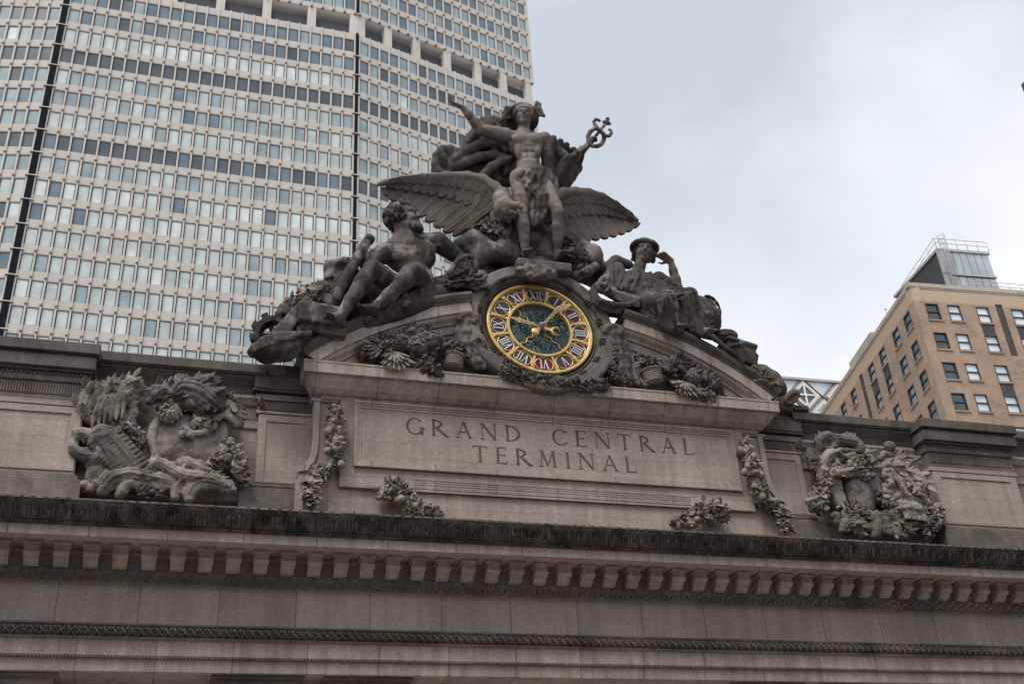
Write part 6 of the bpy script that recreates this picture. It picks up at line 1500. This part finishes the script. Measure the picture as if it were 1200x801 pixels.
# left: shield framed by winged helmet plumes, urn, flowers, fruit and a torn ribbon below
cl_ = empty('cartouche', tuple(at(195, 585, .2)), 'carved stone cartouche left of the pediment with round shield, plumes, urn and dark helmet', 'cartouche', 'cartouches on the attic')
S = Sculpt(.05)
S.ell(at(219, 519, .30), (.98, .40, 1.15), None, .03)
prib(S, [(258, 484), (262, 500), (259, 520), (249, 540), (236, 552)], [.12, .17, .17, .14, .1], .1); prib(S, [(250, 486), (254, 502), (251, 520), (241, 537)], [.08, .10, .10, .07], .12)
prib(S, [(192, 484), (182, 498), (178, 516), (182, 534), (190, 546)], [.12, .17, .18, .15, .1], .1); prib(S, [(199, 490), (190, 502), (187, 518), (190, 532)], [.08, .10, .10, .07], .12)
prib(S, [(192, 484), (206, 476), (226, 474), (246, 478), (258, 484)], [.12, .16, .16, .14, .12], .1)
S.box(at(188, 562, .55), (2.55, .22, .7), None, .05, .08); S.box(at(186, 505, .72), (2.6, .2, 1.5), None, .05, .08)
S.build('shield', MR, cl_); RIB.clear()
S = Sculpt(.04)
for pts, r in (([(104, 490), (98, 478), (106, 462), (120, 450)], [.2, .32, .32, .16]), ([(100, 486), (112, 494), (122, 484), (122, 470)], [.12, .2, .2, .14]), ([(122, 474), (128, 456), (138, 450), (140, 462)], [.14, .24, .24, .12]), ([(138, 468), (148, 452), (158, 450), (164, 458)], [.12, .26, .30, .14]), ([(130, 500), (134, 484), (142, 472), (152, 470), (160, 462)], [.16, .26, .26, .22, .12]), ([(116, 500), (124, 492), (128, 480)], [.14, .2, .14]), ([(150, 498), (156, 484), (156, 470)], [.14, .2, .12]), ([(142, 502), (146, 490), (142, 478)], [.12, .16, .1]), ([(114, 504), (124, 508), (138, 506), (150, 504)], [.12, .18, .18, .12]), ([(124, 466), (132, 470), (140, 480)], [.16, .2, .12])): ribbon(S, pts, r, .05, .04)
for i in range(6): ribbon(S, [(108 + 7 * i, 500 - 2 * i), (112 + 7 * i, 482 - 3 * i), (118 + 7 * i, 466 - 2 * i)], [.05, .09, .05], -.18, .02)
S.build('plume', MR, cl_); acanthus(cl_, MR, .25)
S = Sculpt(.04)
for j, (pts, r) in enumerate((([(186, 478), (194, 468), (206, 466), (222, 472), (240, 480), (254, 482)], [.12, .2, .26, .28, .24, .16]), ([(204, 462), (214, 456), (230, 460), (246, 470), (256, 478)], [.28, .42, .48, .42, .25]), ([(205, 458), (214, 450), (222, 446)], [.22, .28, .16]), ([(226, 456), (236, 450), (246, 446), (252, 452)], [.22, .3, .26, .2]), ([(248, 456), (256, 464), (256, 476)], [.24, .26, .16]), ([(176, 470), (188, 458), (200, 456)], [.16, .26, .2]))): ribbon(S, pts, r, -.15 - .05 * (j % 2), .05)
S.build('helmet', M['statue'], cl_); acanthus(cl_, M['statue'], .2)
S = Sculpt(.04)
ribbon(S, [(258, 482), (266, 476), (272, 480), (278, 496)], [.2, .3, .3, .24], 0); ribbon(S, [(236, 490), (250, 490), (264, 486), (280, 498)], [.08, .12, .14, .12], -.15); ribbon(S, [(281, 476), (280, 486), (278, 496)], [.08, .1, .08], -.05)
ribbon(S, [(190, 470), (204, 472), (206, 482), (196, 490), (188, 484)], [.14, .2, .2, .2, .12], -.1)
for i, (u, v) in enumerate(((214, 509), (223, 511))): S.ell(at(u, v, -.15), (.13, .13, .15), None, .02)
ribbon(S, [(216, 500), (226, 508), (240, 506), (252, 498)], [.08, .12, .14, .1], -.1)
S.build('scroll', MR, cl_); acanthus(cl_, MR, .2)
b = MB(); fruitpile(b, [G(146, 504, 0, .22), G(156, 510, 0, .26), G(162, 522, 0, .24)], 120, .24, leaves=.4); b.build('flowers', MR, cl_); b = MB(); fruitpile(b, [G(194, 478, -.1, .24), G(200, 486, -.1, .24)], 60, .22, leaves=.4); b.build('rosette', MR, cl_); b = MB(); leafcluster(b, [G(228, 496, -.1, .22), G(250, 492, -.1, .22)], 50, .3); b.build('leaves', MR, cl_)
b = MB(); fruitpile(b, [G(270, 520, .0, .22), G(274, 534, 0, .28), G(278, 548, .0, .24), (*at(284, 562, .0), .16)], 150, .25, leaves=.45); leafcluster(b, [G(262, 530, -.1, .25), G(256, 546, -.1, .25)], 60, .34); b.build('fruit', MR, cl_)
S = Sculpt(.04)          # urn and shell at the lower left
for (z, r) in ((0, .36), (.14, .40), (.26, .30), (.38, .22), (.5, .36), (.66, .46), (.84, .50)): S.cone(at(114, 563, .1) + (0, 0, z), at(114, 563, .1) + (0, 0, z + .03), r, r, .03)
for i in range(4): S.ell(at(99 + 7 * i, 568 + (i % 2) * 4, -.2), (.16, .16, .15), None, .02)
ribbon(S, [(84, 518), (90, 530), (104, 534), (120, 530)], [.1, .2, .26, .16], -.1); ribbon(S, [(88, 516), (92, 508), (102, 510), (112, 516)], [.14, .22, .24, .2], 0); ribbon(S, [(112, 506), (120, 504), (120, 516)], [.18, .22, .16], -.1)
S.build('urn', MR, cl_); RIB.clear()
S = Sculpt(.04)          # gauntlet-like ribbed horns
ribbon(S, [(116, 518), (124, 530), (134, 542), (144, 550)], [.34, .36, .32, .22], -.1); ribbon(S, [(130, 512), (142, 526), (154, 542), (166, 552)], [.3, .34, .32, .24], -.1)
for i in range(9): t = i / 8; p = at(116 + 28 * t, 518 + 32 * t, -.1); S.cone(p + (-.25, -.2, -.18), p + (.25, -.2, .18), .09, .09, .02)
for i in range(9): t = i / 8; p = at(132 + 32 * t, 514 + 36 * t, -.1); S.cone(p + (-.22, -.2, -.18), p + (.22, -.2, .18), .08, .08, .02)
S.build('ribbed_horn', MRD, cl_); RIB.clear()
S = Sculpt(.04)          # torn ribbon flowing along the bottom
for j, (pts, r) in enumerate((([(120, 574), (130, 562), (150, 556), (170, 558), (190, 562), (214, 566)], [.24, .34, .34, .3, .26, .16]), ([(140, 580), (148, 568), (160, 566)], [.16, .2, .16]), ([(172, 552), (180, 543), (190, 543), (202, 550), (220, 558), (250, 562), (274, 574)], [.14, .2, .18, .22, .24, .26, .12]), ([(186, 540), (204, 550), (226, 560)], [.12, .14, .12]), ([(206, 552), (216, 541), (226, 545), (240, 552), (256, 561), (272, 568)], [.12, .19, .20, .20, .18, .12]), ([(226, 544), (236, 550), (250, 557)], [.08, .1, .08]), ([(205, 582), (208, 568), (220, 562), (238, 562)], [.16, .2, .18, .12]), ([(222, 584), (224, 572), (236, 566), (254, 568), (274, 576)], [.18, .22, .22, .2, .12]), ([(226, 580), (232, 572), (246, 570)], [.08, .1, .08]), ([(150, 560), (172, 566), (196, 570)], [.16, .18, .14]))): ribbon(S, pts, r, -.12 - .06 * (j % 3), .035)
S.build('ribbon', MR, cl_); RIB.clear()
b = MB(); leafcluster(b, [G(176, 576, -.1, .2), G(192, 578, -.1, .2)], 30, .26, ball=.5); leafcluster(b, [G(166, 572, -.1, .2), G(170, 580, -.1, .16)], 30, .34, T=LEAFN); b.build('leaves', MRD, cl_)
# right
cr_ = empty('cartouche', tuple(at(1030, 630, .2)), 'carved stone cartouche right of the pediment with oval shield, scrolls, scaly monster and tassels', 'cartouche', 'cartouches on the attic')
K = lambda x, y: (940 + x / 5.7235, 500 + y / 5.7235)
S = Sculpt(.05)
S.ell(at(*K(388, 455), .26), (.62, .42, 1.1), None, .03); S.box(at(*K(430, 420), .72), (2.4, .2, 1.6), None, .05, .08); S.box(at(*K(520, 640), .6), (1.9, .22, .55), None, .05, .05)
for o, r in ((0, .17), (34, .10), (62, .08)): prib(S, [K(185 + o, 330), K(200 + o, 430), K(245 + o * .9, 520), K(320 + o * .5, 580)], [r, r * 1.1, r * 1.1, r * .8], .08)
for o, r in ((0, .16), (-30, .09)): prib(S, [K(485 + o, 350), K(505 + o, 430), K(520 + o, 510)], [r, r, r * .8], .1)
S.build('shield', MR, cr_); RIB.clear()
S = Sculpt(.04)
ribbon(S, [K(120, 150), K(115, 95), K(165, 65), K(215, 95), K(210, 140), K(170, 150), K(150, 120), K(170, 105)], [.16, .22, .24, .22, .18, .14, .12, .1], -.1)
ribbon(S, [K(200, 80), K(280, 90), K(350, 105), K(385, 130)], [.24, .26, .28, .2], 0); ribbon(S, [K(220, 150), K(300, 165), K(370, 165)], [.1, .14, .1], -.1); S.ell(at(*K(390, 140), -.1), (.18, .2, .32), None, .03)
ribbon(S, [K(60, 170), K(75, 230), K(90, 290)], [.22, .28, .16], .05); ribbon(S, [K(110, 170), K(110, 230), K(100, 290)], [.18, .22, .14], .0)
S.build('top_scroll', MRD, cr_); RIB.clear()
S = Sculpt(.04)
for pts, r in (([(170, 300), (150, 230), (180, 185), (240, 180), (260, 215)], [.16, .22, .24, .2, .12]), ([(200, 290), (230, 270), (230, 225), (200, 210)], [.14, .18, .14, .1]), ([(180, 310), (240, 310), (310, 300), (380, 310), (450, 300)], [.16, .2, .2, .2, .14]), ([(410, 180), (450, 180), (470, 230), (440, 265), (480, 280), (540, 275)], [.14, .19, .19, .15, .17, .12]), ([(300, 200), (340, 190), (350, 230), (310, 240)], [.14, .16, .16, .12]), ([(480, 215), (530, 210), (550, 180), (580, 195), (560, 230)], [.1, .12, .14, .14, .1])): ribbon(S, [K(*q) for q in pts], r, -.1, .04)
S.ell(at(*K(585, 130), -.1), (.26, .2, .22), None, .03); ribbon(S, [K(585, 150), K(600, 190), K(620, 215)], [.12, .2, .24], .05)
S.build('mask_scroll', MR, cr_); acanthus(cr_, MR, .25)
b = MB(); fruitpile(b, [G(*K(330, 260), -.15, .22), G(*K(400, 230), -.15, .26), G(*K(410, 300), -.15, .24), G(*K(440, 350), -.1, .2)], 150, .22, leaves=.5); b.build('flower_cluster', MR, cr_)
b = MB(); fruitpile(b, [G(*K(140, 290), -.05, .2), G(*K(140, 370), -.05, .28), G(*K(125, 450), -.05, .28), G(*K(70, 510), -.05, .26), G(*K(120, 560), -.05, .26)], 230, .26, leaves=.6); b.build('leaf_drop', MR, cr_)
S = Sculpt(.036)
for pts, r in (([(560, 260), (640, 280), (690, 340), (700, 410), (660, 450)], [.22, .32, .34, .28, .16]), ([(540, 300), (600, 310), (640, 360), (630, 420)], [.14, .2, .2, .12]), ([(700, 300), (760, 340), (790, 390), (770, 450), (720, 480)], [.2, .34, .34, .26, .16]), ([(780, 350), (825, 370), (825, 410), (800, 440)], [.08, .12, .12, .1]), ([(640, 230), (680, 205), (700, 215)], [.2, .24, .12]), ([(680, 280), (720, 240), (750, 225)], [.16, .24, .14]), ([(710, 290), (745, 260), (748, 240)], [.12, .16, .1]), ([(550, 330), (590, 350), (600, 390), (560, 400)], [.2, .24, .22, .16]), ([(560, 400), (590, 405), (600, 440), (560, 440), (555, 415)], [.1, .12, .12, .12, .1]), ([(620, 470), (680, 455), (740, 480), (780, 510)], [.14, .2, .24, .16]), ([(760, 440), (800, 480), (820, 510)], [.16, .2, .14])): ribbon(S, [K(*q) for q in pts], r, -.1, .035)
for i in range(34):
    a = rng.random(); p = at(*K(700 + 90 * a + rng.normal() * 20, 320 + 130 * a + rng.normal() * 18), -.38); S.ell(p, (.09, .06, .08), None, .015)
for i in range(7): ribbon(S, [K(600 + 10 * i, 300 + 18 * i), K(650 + 8 * i, 330 + 16 * i), K(680 + 3 * i, 380 + 12 * i)], .035, -.42, .01)
S.build('monster', MR, cr_); acanthus(cr_, MR, .3)
S = Sculpt(.036)
ribbon(S, [K(590, 590), K(660, 560), K(740, 565), K(800, 610)], [.18, .34, .42, .26], -.05)
for i in range(12): t = i / 11; c = K(640 + 150 * t, 570 + 25 * t * t); p = at(*c, -.1); S.cone(p + (-.03, -.22, .34), p + (.12, -.25, -.36), .06, .05, .015)
for i in range(24): S.ell(at(*K(650 + 6.5 * i, 545 - 12 * sin(pi * i / 23) + (i % 2) * 8), -.35), (.08, .08, .07), None, .015)
ribbon(S, [K(690, 660), K(760, 650), K(820, 665)], [.12, .18, .12], -.1)
S.build('fluted_shell', MR, cr_); RIB.clear()
b = MB(); fruitpile(b, [G(*K(820, 550), -.05, .25), G(*K(880, 560), -.05, .28), G(*K(890, 620), -.05, .3), G(*K(840, 660), -.05, .26), G(*K(830, 710), -.05, .24)], 260, .26, leaves=.6); b.build('blossoms', MR, cr_)
S = Sculpt(.036)
for j, (pts, r) in enumerate((([(360, 600), (430, 590), (480, 620), (500, 680), (480, 730)], [.14, .22, .26, .28, .22]), ([(430, 590), (520, 600), (570, 650), (590, 710)], [.12, .2, .22, .18]), ([(520, 590), (600, 600), (640, 650), (640, 720), (690, 735)], [.12, .2, .22, .24, .16]), ([(600, 610), (680, 640), (720, 700), (750, 710)], [.12, .18, .2, .1]), ([(330, 620), (390, 640), (440, 680), (410, 640)], [.14, .2, .16, .1]), ([(270, 690), (300, 650), (350, 660), (400, 730)], [.16, .26, .28, .16]), ([(230, 640), (280, 620), (340, 570), (370, 530)], [.2, .22, .2, .12]), ([(190, 600), (230, 600), (240, 640)], [.1, .18, .14]), ([(480, 640), (530, 690), (560, 710)], [.06, .1, .08]), ([(560, 620), (600, 670), (620, 720)], [.06, .09, .07]))): ribbon(S, [K(*q) for q in pts], r, -.12 - .05 * (j % 3), .035)
S.build('tassel_drapery', MRD, cr_); acanthus(cr_, MRD, .2)
b = MB(); leafcluster(b, [G(*K(260, 540), -.05, .25), G(*K(300, 590), -.1, .25), G(*K(370, 560), -.1, .2)], 60, .4, T=LEAFN); fan(b, at(*K(350, 520), -.0), 7, .3, 10, 170, .22); b.build('leaf_spray', MR, cr_); b = MB(); leafcluster(b, [G(*K(540, 480), -.1, .25), G(*K(600, 520), -.1, .25)], 70, .3); b.build('leaf_spray', MR, cr_)
